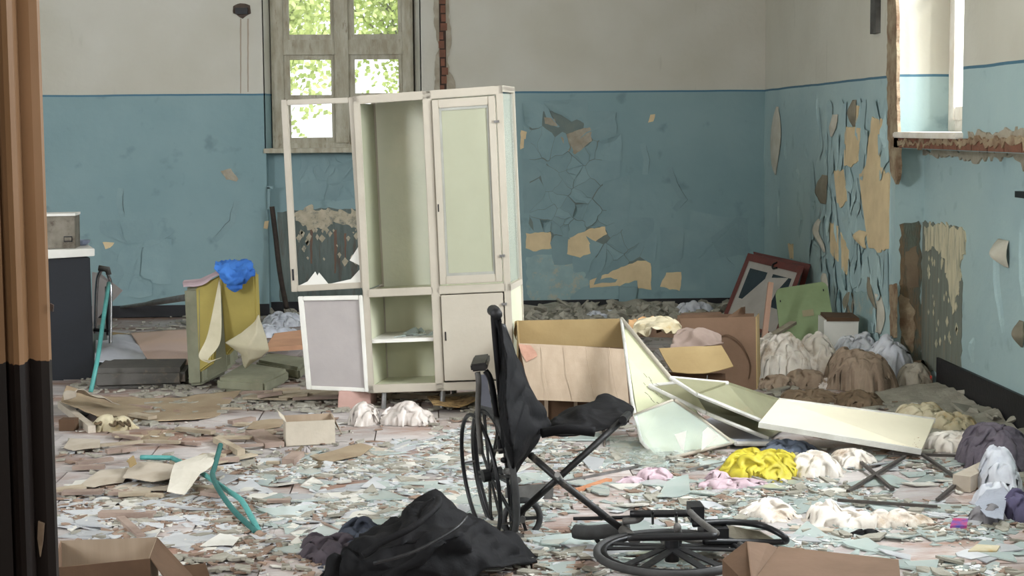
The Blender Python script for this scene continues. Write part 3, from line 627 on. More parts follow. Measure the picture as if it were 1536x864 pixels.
MB.build(q.box(MB(), .02, .98, .33, .34, 0.04, .96), 'middle_panel', creamin, cab)
MB.build(q.box(MB(), .978, .99, .02, .33, 0.06, .95), 'side_panel', creamin, cab)
MB.build(q.box(MB(), .01, .022, .02, .33, 0.06, .95), 'side_panel', creamin, cab)
MB.build(q.box(MB(), .982, .986, .35, .975, 0.06, .95), 'side_glass', clearg, cab)
MB.build(q.box(MB(), .012, .018, .35, .975, 0.1, .95), 'side_glass', frost, cab)
MB.build(q.box(MB(), .49, .50, .02, .97, 0.045, .96), 'divider', creamin, cab)
shf = MB.build(q.box(MB(), .03, .49, .168, .18, 0.06, .95), 'shelf', whitex, cab)
mb = MB(); rnd = random.Random(2)
for k in range(14):
    u = rnd.uniform(.06, .42); t = rnd.uniform(.1, .7); w_ = rnd.uniform(.03, .12); p = [q.at(u, .181, t), q.at(u + w_, .181 + rnd.uniform(0, .004), t + rnd.uniform(-.1, .1)), q.at(u + w_ * .6, .182 + rnd.uniform(0, .016), t + .15)]; mb.prism(p, (0, 0, .004))
mb.build('broken_glass_layer', gglass, shf, kind='stuff')
# upper right door: glazed, lower right door: solid sheet
d = MB()
for u0, u1, v0, v1 in ((.53, .575, .358, .968), (.905, .95, .358, .968), (.575, .905, .358, .385), (.575, .905, .94, .968)): q.box(d, u0, u1, v0, v1, -.03, .03)
d = d.build('door', creamet, cab, bevel=.003)
mb = MB()
for u0, u1, v0, v1 in ((.575, .590, .385, .94), (.892, .905, .385, .94), (.59, .892, .385, .394), (.59, .892, .931, .94)): q.box(mb, u0, u1, v0, v1, -.012, .02)
mb.build('glazing_bead', mat('grey_bead', L3(160, 160, 152), L3(140, 140, 132)), d)
MB.build(q.box(MB(), .588, .894, .392, .934, .0, .012), 'door_glass', frost, d)
MB.build(q.box(MB(), .541, .548, .60, .625, -.036, -.03), 'lock', blackgl, d)
d2 = MB.build(q.box(MB(), .532, .948, .034, .322, -.03, .02), 'door', creamet, cab, bevel=.003)
MB.build(q.box(MB(), .55, .558, .17, .2, -.04, -.03), 'lock', blackgl, d2)
for v in (.44, .88, .09, .28): MB.build(q.box(MB(), .94, .972, v, v + .008, -.05, .02), 'hinge', steel, cab)
for (u, v) in ((.1, .0), (.9, .0), (.5, .0)):
    b_ = q.at(u, 0, .06); MB().tube([b_ + V((.01, .01, .02)), V((b_.x, b_.y + .01, .004))], .015, 8).build('leg', steel, cab)
    b_ = q.at(u, 0, .9); MB().tube([b_ + V((0, -.02, .02)), V((b_.x, b_.y - .02, .004))], .015, 8).build('leg', steel, cab)
# open upper left door: an empty frame, shards left in its corners
qd = Quad(P(437, 438, YC + .12), P(549, 432, YC + .01), P(530, 146, YC + .01), P(421, 150, YC + .12), (0.005, .025, 0))
d = MB()
for u0, u1, v0, v1 in ((0, .085, 0, 1), (.93, 1, 0, 1), (.085, .93, 0, .032), (.085, .93, .972, 1)): qd.box(d, u0, u1, v0, v1, 0, 1)
d = d.build('door', creamet, cab, bevel=.003)
for pts in ([(.1, .03), (.42, .03), (.33, .1), (.22, .05)], [(.5, .03), (.93, .03), (.93, .1), (.8, .05)], [(.8, .15), (.93, .12), (.93, .22)], [(.3, .03), (.5, .03), (.38, .095)]):
    MB().prism([qd.at(u, v, .4) for u, v in pts], (0, .004, 0)).build('glass_remnant', whitex, d)
MB.build(qd.box(MB(), .025, .05, .06, .12, -.15, 0), 'lock', blackgl, d)
ql = Quad(P(460, 584, YC + .08), P(553, 588, YC), P(544, 443, YC), P(447, 445, YC + .08), (.004, .02, 0))
d = MB()
for u0, u1, v0, v1 in ((0, .08, 0, 1), (.94, 1, 0, 1), (.08, .94, 0, .04), (.08, .94, .955, 1)): ql.box(d, u0, u1, v0, v1, -.3, 1)
d = d.build('door', whitex, cab, bevel=.003); MB.build(ql.box(MB(), .08, .94, .04, .955, .3, .8), 'door_panel', pinkw, d)
# ================================================================ WHEELCHAIR
rubber = mat('grey_tyre_rubber', L3(64, 64, 64), L3(48, 48, 48), scale=14, rough=.7, bump=.1)
blackpl = mat('black_plastic', L3(28, 28, 30), L3(20, 20, 22), scale=8, rough=.5, dirt=L3(80, 76, 70), dirt_amt=.3, dscale=9)
blackcl = mat('black_vinyl_cloth', L3(20, 19, 21), L3(12, 12, 14), scale=6, spec=.2, rough=.75, bump=.2, dirt=L3(44, 40, 38), dirt_amt=.3, dscale=4)
blackpd = mat('dusty_black_steel', L3(34, 32, 32), L3(22, 21, 22), scale=8, rough=.45, dirt=L3(104, 96, 86), dirt_amt=.36, dscale=8)
greyal = mat('dusty_grey_fitting', L3(100, 98, 96), L3(76, 74, 71), scale=10, rough=.5)
wc = root('wheelchair', 'collapsed black wheelchair, one wheel upright and the other side lying flat on the glass', 'wheelchair', G(860, 812))
def wheel(cx, e1, e2, R_, r, name, parts=True, spokes=8, rimoff=.055, sw=.012):
    nn = e1.cross(e2).normalized()
    ring = lambda rad, off=0, n=40: [cx + (e1 * math.cos(2 * math.pi * k / n) + e2 * math.sin(2 * math.pi * k / n)) * rad + nn * off for k in range(n)]
    t = MB().tube(ring(R_ - r), r, 10, True).build(name, rubber, wc, smooth=True)
    MB().tube(ring(R_ - 2.6 * r), r * .8, 8, True).build('rim', blackgl, t, smooth=True)
    mb = MB()
    for k in range(spokes):
        a = 2 * math.pi * k / spokes + .2; d = e1 * math.cos(a) + e2 * math.sin(a); s_ = (e2 * math.cos(a) - e1 * math.sin(a))
        for o_ in (-.4, .4):
            p0 = cx + d * .02 + s_ * sw * o_ + nn * .02; p1 = cx + d * (R_ - 2.6 * r) + s_ * sw * o_ * 2.2
            mb.bar(p0, p1, sw * .8, .006, nn)
        mb.build('spoke', blackpl, t); mb = MB()
    MB().tube([cx - nn * .03, cx + nn * .05], .026, 16).build('hub', blackpl, t, smooth=False)
    return t, nn, ring
a_, b_ = math.radians(15), math.radians(6.5)
e1 = V((math.sin(a_), -math.cos(a_), 0)); e2 = V((-math.sin(b_), 0, math.cos(b_))); e2 = (e2 - e1 * e2.dot(e1)).normalized()
cw = P(742, 711, 6.62)
t, nn, ring = wheel(cw, e1, e2, .285, .013, 'wheel')
if nn.x > 0: nn = -nn
pr_ = [cw + (e1 * math.cos(2 * math.pi * k / 40) + e2 * math.sin(2 * math.pi * k / 40)) * .25 + nn * .06 for k in range(40)]
hr = MB().tube(pr_, .0085, 8, True).build('push_rim', blackgl, wc, smooth=True)
mb = MB()
for k in range(5):
    a = 2 * math.pi * k / 5 + .6; d = e1 * math.cos(a) + e2 * math.sin(a); MB().tube([cw + d * .25 + nn * .06, cw + d * .25 + nn * .0], .005, 6).build('rim_stand_off', greyal, hr)
# caster
cc = P(783, 778, 6.55); ring2 = [cc + (V((1, .25, 0)).normalized() * math.cos(2 * math.pi * k / 28) + V((0, 0, 1)) * math.sin(2 * math.pi * k / 28)) * .074 for k in range(28)]
ct = MB().tube(ring2, .013, 8, True).build('caster_wheel', rubber, wc, smooth=True)
mb = MB()
for k in range(5):
    a = 2 * math.pi * k / 5; d = V((1, .25, 0)).normalized() * math.cos(a) + V((0, 0, 1)) * math.sin(a); mb.bar(cc, cc + d * .066, .012, .014, (0, 1, 0))
mb.build('caster_spokes', blackpl, ct); MB().tube([cc + V((0, -.02, 0)), cc + V((0, .02, 0))], .014, 12).build('hub', greyal, ct)
# side frame, handle, arm rest
MB().tube(spline([P(742, 466, 6.45), P(741, 480, 6.45), P(748, 560, 6.48), P(756, 640, 6.5), P(764, 720, 6.52), P(770, 795, 6.52)], 4), .013, 10).build('back_post', blackgl, wc, smooth=True)
MB().tube(spline([P(738, 466, 6.50), P(741, 466, 6.42), P(745, 472, 6.32)], 4), [.018, .021, .022, .022, .022, .022, .023, .023, .022], 12).build('grip', blackpl, wc, smooth=True)
MB().tube(spline([P(754, 690, 6.4), P(766, 700, 6.45), P(770, 760, 6.5), P(768, 800, 6.5)], 4), .011, 8).build('frame_tube', blackgl, wc, smooth=True)
for a, b in (((758, 707, 6.42), (768, 707, 6.36)), ((768, 722, 6.42), (777, 720, 6.36)), ((770, 800, 6.45), (782, 806, 6.4))):
    MB().tube([P(*a), P(*b)], .013, 12).build('tube_end', greyal, wc)
MB().tube([cw, P(770, 727, 6.5)], .01, 8).build('axle', steel, wc)
ap = MB(); o1, o2 = P(706, 557, 6.5), P(731, 553, 6.36)
Quad(P(707, 558, 6.36), P(731, 556, 6.36), P(730, 544, 6.36), P(705, 547, 6.36), (.02, .26, 0)).box(ap, 0, 1, 0, 1, 0, 1)
ap.build('arm_pad', blackpd, wc, bevel=.006)
MB().tube(spline([P(716, 558, 6.4), P(718, 575, 6.4), P(717, 620, 6.45), P(722, 680, 6.5)], 4), .011, 8).build('arm_tube', greyal, wc, smooth=True)
MB().tube(spline([P(728, 556, 6.45), P(736, 570, 6.45), P(743, 610, 6.5), P(752, 680, 6.5)], 4), .012, 8).build('arm_tube', blackgl, wc, smooth=True)
Quad(P(714, 606, 6.5), P(738, 612, 6.5), P(730, 562, 6.5), P(716, 562, 6.5), (0, .006, 0)).box(mb := MB(), 0, 1, 0, 1, 0, 1); mb.build('skirt_guard', mat('grey_blue_guard', L3(120, 122, 132), L3(104, 106, 116)), wc)
# canvas back and seat
sheet(pxrows([[(744, 480, 6.42), (747, 478, 6.36), (752, 480, 6.4), (758, 489, 6.46)], [(752, 540, 6.44), (756, 540, 6.32), (770, 535, 6.36), (782, 545, 6.5)],
    [(748, 610, 6.42), (756, 600, 6.27), (782, 590, 6.36), (806, 592, 6.52)], [(750, 655, 6.40), (764, 655, 6.24), (792, 640, 6.36), (829, 640, 6.55)], [(758, 690, 6.42), (770, 690, 6.3), (788, 680, 6.38), (806, 663, 6.5)], [(764, 716, 6.45), (767, 716, 6.4), (769, 712, 6.42), (776, 704, 6.46)]]), 42, 42, .016, 7, .004, 3, ridged=True).build('canvas_back', blackcl, wc, smooth=True)
sheet(pxrows([[(744, 484, 6.48), (757, 486, 6.5)], [(750, 560, 6.5), (775, 545, 6.5)], [(757, 640, 6.52), (760, 640, 6.55)]]), 20, 12, .006, 9, .003, 5).build('back_strap', blackpl, wc, smooth=True)
sheet(pxrows([[(814, 658, 6.5), (840, 656, 6.42), (866, 656, 6.42), (893, 650, 6.45), (930, 640, 6.5), (946, 630, 6.56)], [(822, 640, 6.6), (838, 632, 6.6), (868, 640, 6.5), (888, 628, 6.58), (920, 628, 6.62), (948, 624, 6.66)],
    [(826, 636, 6.75), (842, 624, 6.8), (868, 612, 6.7), (888, 612, 6.75), (925, 612, 6.8), (950, 618, 6.85)], [(828, 636, 6.95), (850, 618, 6.95), (880, 612, 6.9), (894, 602, 6.92), (908, 594, 6.98), (948, 612, 7.0)]]), 50, 36, .012, 8, .004, 6, ridged=True).build('canvas_seat', blackcl, wc, smooth=True)
MB().tube(spline([P(812, 650, 6.42), P(850, 644, 6.40), P(892, 648, 6.40)], 5), .019, 12).build('seat_roll', blackcl, wc, smooth=True)
MB().tube([P(934, 630, 6.46), P(942, 622, 6.6)], .016, 12).build('seat_tube_end', blackgl, wc)
# cross braces
MB().tube([P(795, 682, 6.35), P(843, 724, 6.28), P(938, 798, 6.2)], .0135, 10).build('cross_brace', blackpd, wc, smooth=True)
MB().tube([P(938, 626, 6.5), P(843, 712, 6.4), P(777, 772, 6.45)], .0135, 10).build('cross_brace', blackpd, wc, smooth=True)
MB().tube([P(836, 712, 6.25), P(846, 728, 6.33)], .012, 10).build('pivot_bolt', steel, wc)
MB().tube([P(934, 794, 6.2), P(954, 812, 6.12)], .02, 12).build('tube_joint', greyal, wc, smooth=True)
# the side that lies on the floor
t2, _, _ = wheel(G(1008, 829, .07), V((1, 0, .0)), V((0, 1, .03)), .285, .015, 'wheel', spokes=5, sw=.04)
def gt(pts, r, name, m, sm=True): return MB().tube(spline([G(*p) for p in pts], 5), r, 10).build(name, m, wc, smooth=sm)
gt([(945, 771, .16), (1040, 770, .16)], .014, 'frame_bar', blackgl); gt([(942, 806, .17), (1010, 805, .17), (1075, 804, .17)], .014, 'frame_bar', blackgl)
gt([(1035, 768, .19), (1050, 782, .18), (1075, 800, .18)], .012, 'link_bar', greyal); gt([(860, 778, .12), (940, 776, .13), (948, 772, .15)], .007, 'link_bar', blackgl)
gt([(1040, 786, .15), (1100, 783, .14), (1140, 788, .13), (1165, 798, .12), (1179, 808, .1), (1172, 813, .08), (1120, 813, .08), (1056, 812, .1)], .012, 'footrest_loop', blackgl)
sheet([[G(1062, 790, .1), G(1100, 790, .1), (G(1140, 796, .1))], [G(1072, 812, .06), G(1110, 812, .06), G(1166, 811, .06)]], 10, 8, .002, 8, .004, 2, smoothing=False).build('calf_strap', mat('dusty_olive_canvas', L3(120, 114, 98), L3(104, 98, 84)), wc)
gt([(862, 797, .06), (880, 799, .06), (910, 797, .07), (945, 793, .08)], .028, 'arm_pad', rubber)
gt([(935, 782, .12), (955, 780, .13), (962, 774, .15), (956, 770, .16)], .013, 'bent_tube', greyal)
gt([(889, 800, .04), (897, 812, .03)], .009, 'bolt', blackgl); gt([(1016, 790, .2), (1018, 808, .1)], .014, 'tube_joint', greyal); gt([(979, 768, .22), (979, 785, .12)], .005, 'bolt', blackgl); gt([(1014, 770, .2), (1015, 785, .1)], .006, 'bolt', blackgl)
MB().box(tuple(G(1056, 826, .05)), tuple(G(1072, 812, .05) + V((.03, .02, .08)))).build('bracket', blackpl, wc)
gt([(1020, 806, .1), (1040, 812, .09), (1056, 812, .09)], .01, 'link_bar', greyal)
MB().box(tuple(G(1036, 784, .1)), tuple(G(1050, 774, .1) + V((0, 0, .06)))).build('bracket', blackpl, wc)

# ================================================================ FOREGROUND BAG AND BOXES
jacket = one(sheet(pxrows([
    [(640, 880, 5.55), (560, 880, 5.5), (500, 880, 5.55), (470, 868, 5.6)],
    [(700, 872, 5.6), (600, 850, 5.5), (545, 838, 5.55), (500, 830, 5.62)],
    [(740, 850, 5.7), (690, 800, 5.6), (600, 808, 5.58), (525, 806, 5.7)],
    [(790, 842, 5.95), (720, 780, 5.85), (650, 742, 5.8), (540, 800, 5.82)],
    [(826, 846, 6.15), (760, 795, 6.15), (655, 744, 6.1), (560, 798, 6.1)],
    [(830, 858, 6.2), (780, 840, 6.3), (680, 840, 6.3), (560, 840, 6.2)]]), 60, 50, .03, 8, .006, 4, smoothing=False, ridged=True), 'leather_bag', blackcl, 'large black leather bag slumped in front of the upright wheel', 'bag', smooth=True)
tmp = MB().tube(spline([P(545, 833, 5.42), P(570, 815, 5.45), P(620, 790, 5.5), P(655, 760, 5.6), (P(658, 748, 5.7))], 6), .012, 8); tmp.build('handle', blackcl, jacket, smooth=True)
tmp = MB().tube(spline([P(560, 845, 5.40), P(620, 828, 5.42), P(680, 795, 5.5), P(700, 775, 5.6)], 6), .006, 8); tmp.build('piping', blackpl, jacket, smooth=True)
plum = mat('dark_plum_cloth', L3(74, 66, 72), L3(52, 46, 52), scale=5, rough=.85)
navy = mat('faded_navy_cloth', L3(66, 72, 84), L3(46, 50, 60), scale=5, rough=.85)
cloth('jacket', 'dark plum jacket crumpled left of the black leather bag', 'clothing', plum, [(500, 850, 110, 42, .3), (470, 830, 46, 26, .18)], res=.012, seed=3, freq=8)
cloth('sweater', 'faded navy sweater under the left edge of the black leather bag', 'clothing', navy, [(540, 836, 90, 56, .3), (560, 870, 150, 36, .3)], res=.012, seed=8, freq=8)
card = mat('brown_cardboard', L3(112, 88, 70), L3(100, 78, 60), scale=4, rough=.85, bump=.08)
cardd = mat('dark_brown_cardboard', L3(90, 68, 50), L3(78, 58, 42), scale=4, rough=.85, bump=.08)
cardl = mat('pale_cardboard', L3(168, 150, 130), L3(156, 138, 118), scale=3, rough=.85, bump=.1, stretch=(6, 6, .3))
cardo = mat('ochre_cardboard', L3(158, 136, 96), L3(142, 120, 82), scale=3, rough=.85, bump=.08)
def panel(pts, name, m, parent, d=(0, .006, 0)):
    q = Quad(*pts, d); mb = MB(); q.box(mb, 0, 1, 0, 1, 0, 1); return mb.build(name, m, parent)
zt = .25; ztl = .18
b1 = root('cardboard_box', 'brown open cardboard box at the bottom left corner beside the dark door jamb', 'box', G(170, 905, 0))
A = [G(80, 852, ztl), G(225, 838, ztl), G(236, 808, ztl), G(90, 813, ztl)]
z0 = lambda p: V((p.x, p.y, .004))
panel([z0(A[3]), z0(A[2]), A[2], A[3]], 'back_side', cardl, b1); panel([z0(A[0]), z0(A[3]), A[3], A[0]], 'end_side', card, b1, (.005, 0, 0)); panel([z0(A[1]), z0(A[2]), A[2], A[1]], 'end_side', cardl, b1, (-.005, 0, 0))
panel([z0(A[0]), z0(A[1]), A[1], A[0]], 'front_side', cardd, b1, (0, .005, 0)); panel([z0(A[0]), z0(A[1]), z0(A[2]), z0(A[3])], 'bottom', card, b1, (0, 0, .004))
panel([A[3], A[2], A[2] + V((.0, .07, -.03)), A[3] + V((0, .07, -.03))], 'flap', cardl, b1, (0, 0, .005)); panel([A[1], A[2], A[2] + V((.12, .0, -.14)), A[1] + V((.1, 0, -.15))], 'flap', cardd, b1, (0, 0, .005))
b0 = root('cardboard_flap', 'small dark brown torn cardboard piece right of the bottom left box', 'cardboard', G(290, 890))
panel([G(268, 880), G(318, 876), G(308, 845, .05), G(266, 850, .05)], 'sheet', cardd, b0)
b2 = root('cardboard_box', 'brown cardboard box with raised pointed flap at the bottom right of the picture', 'box', G(1215, 912, 0))
zr = .2; Bq = [G(1132, 872, zr), G(1352, 886, zr), G(1348, 842, zr), G(1168, 822, zr)]
panel([Bq[0], Bq[1], Bq[2], Bq[3]], 'flap', card, b2, (0, 0, .006)); panel([z0(Bq[0]), z0(Bq[1]), Bq[1], Bq[0]], 'front_side', cardd, b2); panel([z0(Bq[3]), z0(Bq[2]), Bq[2], Bq[3]], 'back_side', card, b2); panel([z0(Bq[1]), z0(Bq[2]), Bq[2], Bq[1]], 'end_side', cardd, b2, (-.005, 0, 0)); panel([z0(Bq[0]), z0(Bq[3]), Bq[3], Bq[0]], 'end_side', cardd, b2, (.005, 0, 0))
apx = P(1120, 812, Bq[3].y - .12); panel([P(1084, 868, apx.y - .05), Bq[0] + V((-.01, -.02, -.02)), apx, P(1084, 840, apx.y - .05)], 'raised_flap', cardd, b2, (0, .006, 0)); panel([apx, Bq[0] + V((-.01, 0, 0)), Bq[3] + V((-.005, 0, .0)), P(1150, 815, Bq[3].y - .05)], 'raised_flap', card, b2, (.005, 0, 0))
# ================================================================ BIG CARDBOARD BOX
bb = root('cardboard_box', 'large open cardboard box standing behind the wheelchair seat', 'box', V((.72, 9.2, 0)))
Yf, Yk = 9.0, 9.5
panel([P(776, 640, Yf), P(944, 640, Yf), P(938, 522, Yf), P(778, 516, Yf)], 'front_side', cardd, bb)
panel([P(786, 600, Yk), P(945, 600, Yk), P(934, 478, Yk), P(775, 481, Yk)], 'back_side', cardo, bb)
panel([P(776, 640, Yf), P(786, 600, Yk), P(775, 481, Yk), P(778, 516, Yf)], 'end_side', cardo, bb, (.006, 0, 0))
panel([P(944, 640, Yf), P(945, 600, Yk), P(934, 478, Yk), P(938, 522, Yf)], 'end_side', cardd, bb, (-.006, 0, 0))
fl = sheet(pxrows([[(778, 515, Yf - .015), (858, 519, Yf - .015), (937, 524, Yf - .015)], [(788, 560, Yf - .07), (865, 562, Yf - .09), (940, 566, Yf - .07)], [(802, 600, Yf - .12), (870, 603, Yf - .15), (943, 605, Yf - .12)]]), 20, 14, .003, 8, .006, 3, smoothing=False).build('front_flap', cardl, bb)
for k in (812, 846, 880, 915): MB().tube([P(k - 1, 521, Yf - .03), P(k + 4, 562, Yf - .1), P(k + 12, 600, Yf - .15)], .0012, 6).build('fold_crease', cardl, fl)
sheet(pxrows([[(778, 516, Yf - .025), (796, 518, Yf - .025)], [(782, 530, Yf - .045), (806, 532, Yf - .045)], [(790, 543, Yf - .06), (800, 538, Yf - .06)]]), 8, 8, .004, 20, .002, 1).build('torn_tape', mat('pink_brown_tape', L3(178, 138, 118), L3(160, 120, 102), scale=9), fl)
for k, x in enumerate((817, 861)): MB().box(tuple(P(x, 640, Yf - .02)), tuple(P(x + 5, 600, Yf - .015))).build('paper_strip', cardl, bb)
sheet(pxrows([[(772, 482, Yk), (778, 481, Yk)], [(770, 492, Yk - .03), (776, 496, Yk - .02)], [(775, 505, Yk - .05), (777, 512, Yk - .05)]]), 8, 8, .02, 20, .002, 2).build('torn_edge', cardo, bb)
# second box with clothes in it
b3 = root('cardboard_box', 'open cardboard box with clothes in it and a water-stained brown side', 'box', P(1070, 585, 9.7) * V((1, 1, 0)))
panel([P(1052, 600, 9.7), P(1136, 584, 9.7), P(1135, 475, 9.75), P(1020, 478, 9.75)], 'stained_side', card, b3)
panel([P(1136, 584, 9.7), P(1141, 560, 10.2), P(1139, 470, 10.2), P(1135, 475, 9.75)], 'end_side', cardo, b3, (-.006, 0, 0))
MB().tube(spline([P(1078, 508, 9.72), P(1092, 502, 9.72), P(1112, 516, 9.72), P(1126, 545, 9.71), P(1124, 568, 9.7)], 6), .004, 6).build('water_stain_edge', cardd, b3)
panel([P(985, 600, 9.35), P(1090, 604, 9.35), P(1088, 560, 9.35), P(992, 558, 9.35)], 'low_side', cardd, b3)
panel([P(952, 505, 10.3), P(1020, 507, 10.3), P(1018, 478, 10.3), P(952, 482, 10.3)], 'back_side', card, b3); panel([P(1020, 552, 10.2), P(1137, 552, 10.2), P(1131, 470, 10.3), P(1016, 473, 10.3)], 'back_side', cardd, b3)
panel([P(1018, 478, 10.3), P(1088, 475, 10.3), P(1080, 469, 10.5), P(1022, 471, 10.5)], 'flap', cardd, b3, (0, 0, .006)); panel([P(1090, 477, 10.1), P(1118, 472, 10.1), P(1118, 460, 10.0), P(1112, 461, 10.1)], 'flap', card, b3)
sheet(pxrows([[(988, 523, 9.4), (1035, 521, 9.4), (1082, 519, 9.42)], [(998, 542, 9.32), (1046, 541, 9.3), (1092, 536, 9.34)], [(1009, 559, 9.25), (1055, 561, 9.22), (1100, 550, 9.27)]]), 20, 14, .004, 7, .006, 4).build('folded_flap', cardo, b3)
panel([P(983, 480, 10.15), P(1000, 478, 10.15), P(1010, 490, 10.1), P(985, 500, 10.1)], 'flap', cardd, b3)
# ================================================================ CLOTHS AND SACKS
wht = mat('soiled_white_cloth', L3(230, 224, 216), L3(204, 194, 182), scale=6, rough=.9, bump=.15, dirt=L3(168, 146, 122), dirt_amt=.38, dscale=7)
wht2 = mat('blue_white_cloth', L3(214, 216, 222), L3(182, 186, 196), scale=6, rough=.9, bump=.15, dirt=L3(160, 156, 150), dirt_amt=.3, dscale=8)
ivory = mat('ivory_cloth', L3(198, 188, 162), L3(172, 160, 130), scale=6, rough=.9, bump=.15, dirt=L3(170, 140, 84), dirt_amt=.36, dscale=7)
sack = mat('brown_sackcloth', L3(158, 140, 122), L3(132, 114, 98), scale=5, rough=.95, bump=.3, bscale=80, dirt=L3(112, 94, 78), dirt_amt=.3, dscale=4)
sackd = mat('dark_brown_sackcloth', L3(124, 106, 86), L3(98, 82, 64), scale=5, rough=.95, bump=.3, bscale=80)
yellow = mat('yellow_plastic', L3(204, 190, 66), L3(184, 170, 52), scale=6, rough=.5, bump=.1, dirt=L3(150, 142, 40), dirt_amt=.25, dscale=9)
pinkc = mat('pink_cloth', L3(206, 184, 192), L3(184, 160, 168), scale=7, rough=.9)
purp = mat('grey_purple_quilt', L3(112, 104, 114), L3(88, 82, 92), scale=7, rough=.95, bump=.4, bscale=60)
bluec = mat('bright_blue_cloth', L3(70, 128, 208), L3(52, 104, 186), scale=5, rough=.8)
gryc = mat('grey_cloth', L3(130, 128, 130), L3(104, 102, 106), scale=6, rough=.9)
polyb = mat('thin_plastic_bag', L3(210, 202, 196), L3(184, 174, 166), scale=8, rough=.35, spec=.6, bump=.1)
cloth('cloth_bundle', 'white and beige bedding heaped beside the stained cardboard box', 'bedding', wht, [(1185, 578, 104, 88, .5), (1240, 574, 74, 86, .55), (1165, 564, 56, 70, .5)], seed=1, fold=.06, freq=6, res=.014)
cloth('blanket', 'rolled brown blanket along the foot of the white bedding heap', 'bedding', sack, [(1170, 586, 70, 24, .2), (1215, 584, 90, 30, .2)], seed=11, fold=.02, freq=3, res=.02)
cloth('sack', 'full brown sack lying in front of the heap by the right wall', 'sack', sack, [(1306, 590, 112, 74, .42), (1280, 586, 66, 72, .42)], seed=2, fold=.025, freq=3, res=.018)
cloth('cloth_bundle', 'bluish white rags on top of the heap behind the full brown sack', 'cloth', wht2, [(1346, 578, 84, 84, .42), (1300, 562, 90, 70, .5), (1262, 545, 60, 48, .3)], seed=5, fold=.05, freq=8, res=.014)
cloth('sack', 'slack grey-white sack right of the full brown sack', 'sack', mat('grey_white_sack', L3(170, 164, 152), L3(146, 138, 124), scale=4, dirt=L3(120, 104, 86), dirt_amt=.35, rough=.9), [(1382, 584, 56, 44, .3)], seed=6, fold=.02, freq=4)
cloth('sack', 'dark earthy sack in the corner under the stripped wall patch', 'sack', sackd, [(1418, 578, 54, 44, .25)], seed=7, fold=.02, freq=5)
cloth('jacket', 'grey rolled garment behind the white bedding heap', 'clothing', gryc, [(1262, 528, 80, 34, .3)], seed=9, freq=5)
cloth('sack', 'flat empty brown sack behind the cream shelf board', 'sack', sackd, [(1225, 610, 100, 26, .35), (1296, 612, 80, 26, .3)], seed=10, fold=.02, freq=5)
cloth('plastic_bag', 'small crumpled white bag in front of the full brown sack', 'bag', polyb, [(1242, 584, 52, 14, .12)], seed=12, freq=14, res=.01)
bag = cloth('plastic_bottle_bag', 'clear brownish plastic bag with red print at the foot of the right wall', 'bag', mat('dirty_clear_plastic', L3(160, 140, 124), L3(136, 116, 100), rough=.3, scale=9), [(1392, 582, 60, 22, .14)], seed=13, freq=12, res=.01)
MB().prism([P(1388, 577, G(1392, 582).y - .012), P(1394, 578, G(1392, 582).y - .012), P(1398, 564, G(1392, 582).y + .01), P(1391, 563, G(1392, 582).y + .01)], (0, .004, 0)).build('red_print', mat('red_print', L3(196, 60, 50), L3(180, 50, 44)), bag)
cloth('yellow_bag', 'bright yellow plastic sack crumpled on the floor in front of the panels', 'bag', yellow, [(1150, 724, 130, 44, .35), (1125, 700, 60, 26, .2), (1175, 712, 70, 42, .3)], seed=14, fold=.035, freq=9, res=.012)
cloth('cloth_bundle', 'white and ivory cloth crumpled right of the yellow sack', 'cloth', wht, [(1235, 720, 84, 42, .35), (1290, 704, 80, 28, .25)], seed=15, fold=.03, freq=9, res=.012)
cloth('rag', 'dark blue-grey rags under the front edge of the cream shelf board', 'cloth', mat('blue_grey_rag', L3(112, 122, 138), L3(76, 84, 98)), [(1190, 684, 90, 22, .2)], seed=16, freq=9)
cloth('rag', 'pink rag lying left of the yellow sack near the glass', 'cloth', pinkc, [(985, 722, 60, 20, .16), (950, 728, 40, 12, .12)], seed=17, fold=.015, freq=12, res=.01)
cloth('rag', 'flat pink rag in front of the yellow sack', 'cloth', pinkc, [(1105, 735, 120, 16, .16), (1080, 722, 40, 18, .1)], seed=18, fold=.015, freq=12, res=.01)
cloth('towel', 'white shirt bunched in the middle of the broken glass', 'clothing', wht, [(1160, 784, 90, 32, .25)], seed=19, fold=.025, freq=9, res=.011)
cloth('towel', 'long dirty white towel lying along the right foreground', 'cloth', wht, [(1245, 790, 60, 42, .18), (1320, 795, 190, 30, .18)], seed=20, fold=.02, freq=7, stretch=(.4, 1.6), res=.012)
cloth('cloth_bundle', 'ivory stained cloth right of the cream shelf board', 'cloth', ivory, [(1395, 640, 90, 36, .3), (1440, 648, 80, 30, .3)], seed=21, fold=.03, freq=9, res=.013)
cloth('cloth_bundle', 'off-white cloth rolled below the rusty corner of the shelf board', 'cloth', wht, [(1440, 680, 90, 34, .3)], seed=22, fold=.03, freq=9, res=.013)
cloth('quilt', 'grey-purple quilt thrown over the heap at the right edge', 'bedding', purp, [(1520, 712, 120, 86, .5), (1500, 690, 80, 60, .4)], seed=23, fold=.03, freq=4, res=.018)
cloth('cloth_bundle', 'bright white torn cloth in front of the grey-purple quilt', 'cloth', wht2, [(1515, 745, 70, 80, .3), (1500, 765, 60, 44, .2)], seed=24, fold=.05, freq=10, res=.011)
cloth('rag', 'dark purple garment at the right edge below the quilt', 'clothing', mat('purple_rag', L3(92, 86, 116), L3(66, 62, 84)), [(1540, 785, 60, 50, .2)], seed=25, freq=8)
cloth('rag', 'pale grey rag in front of the purple garment at the right edge', 'cloth', gryc, [(1490, 790, 60, 30, .15)], seed=26, freq=8, res=.012)
cloth('plastic_bag', 'clear plastic bag crumpled under the front left leg of the metal cabinet', 'bag', polyb, [(545, 640, 52, 40, .2)], seed=27, fold=.025, freq=12, res=.01)
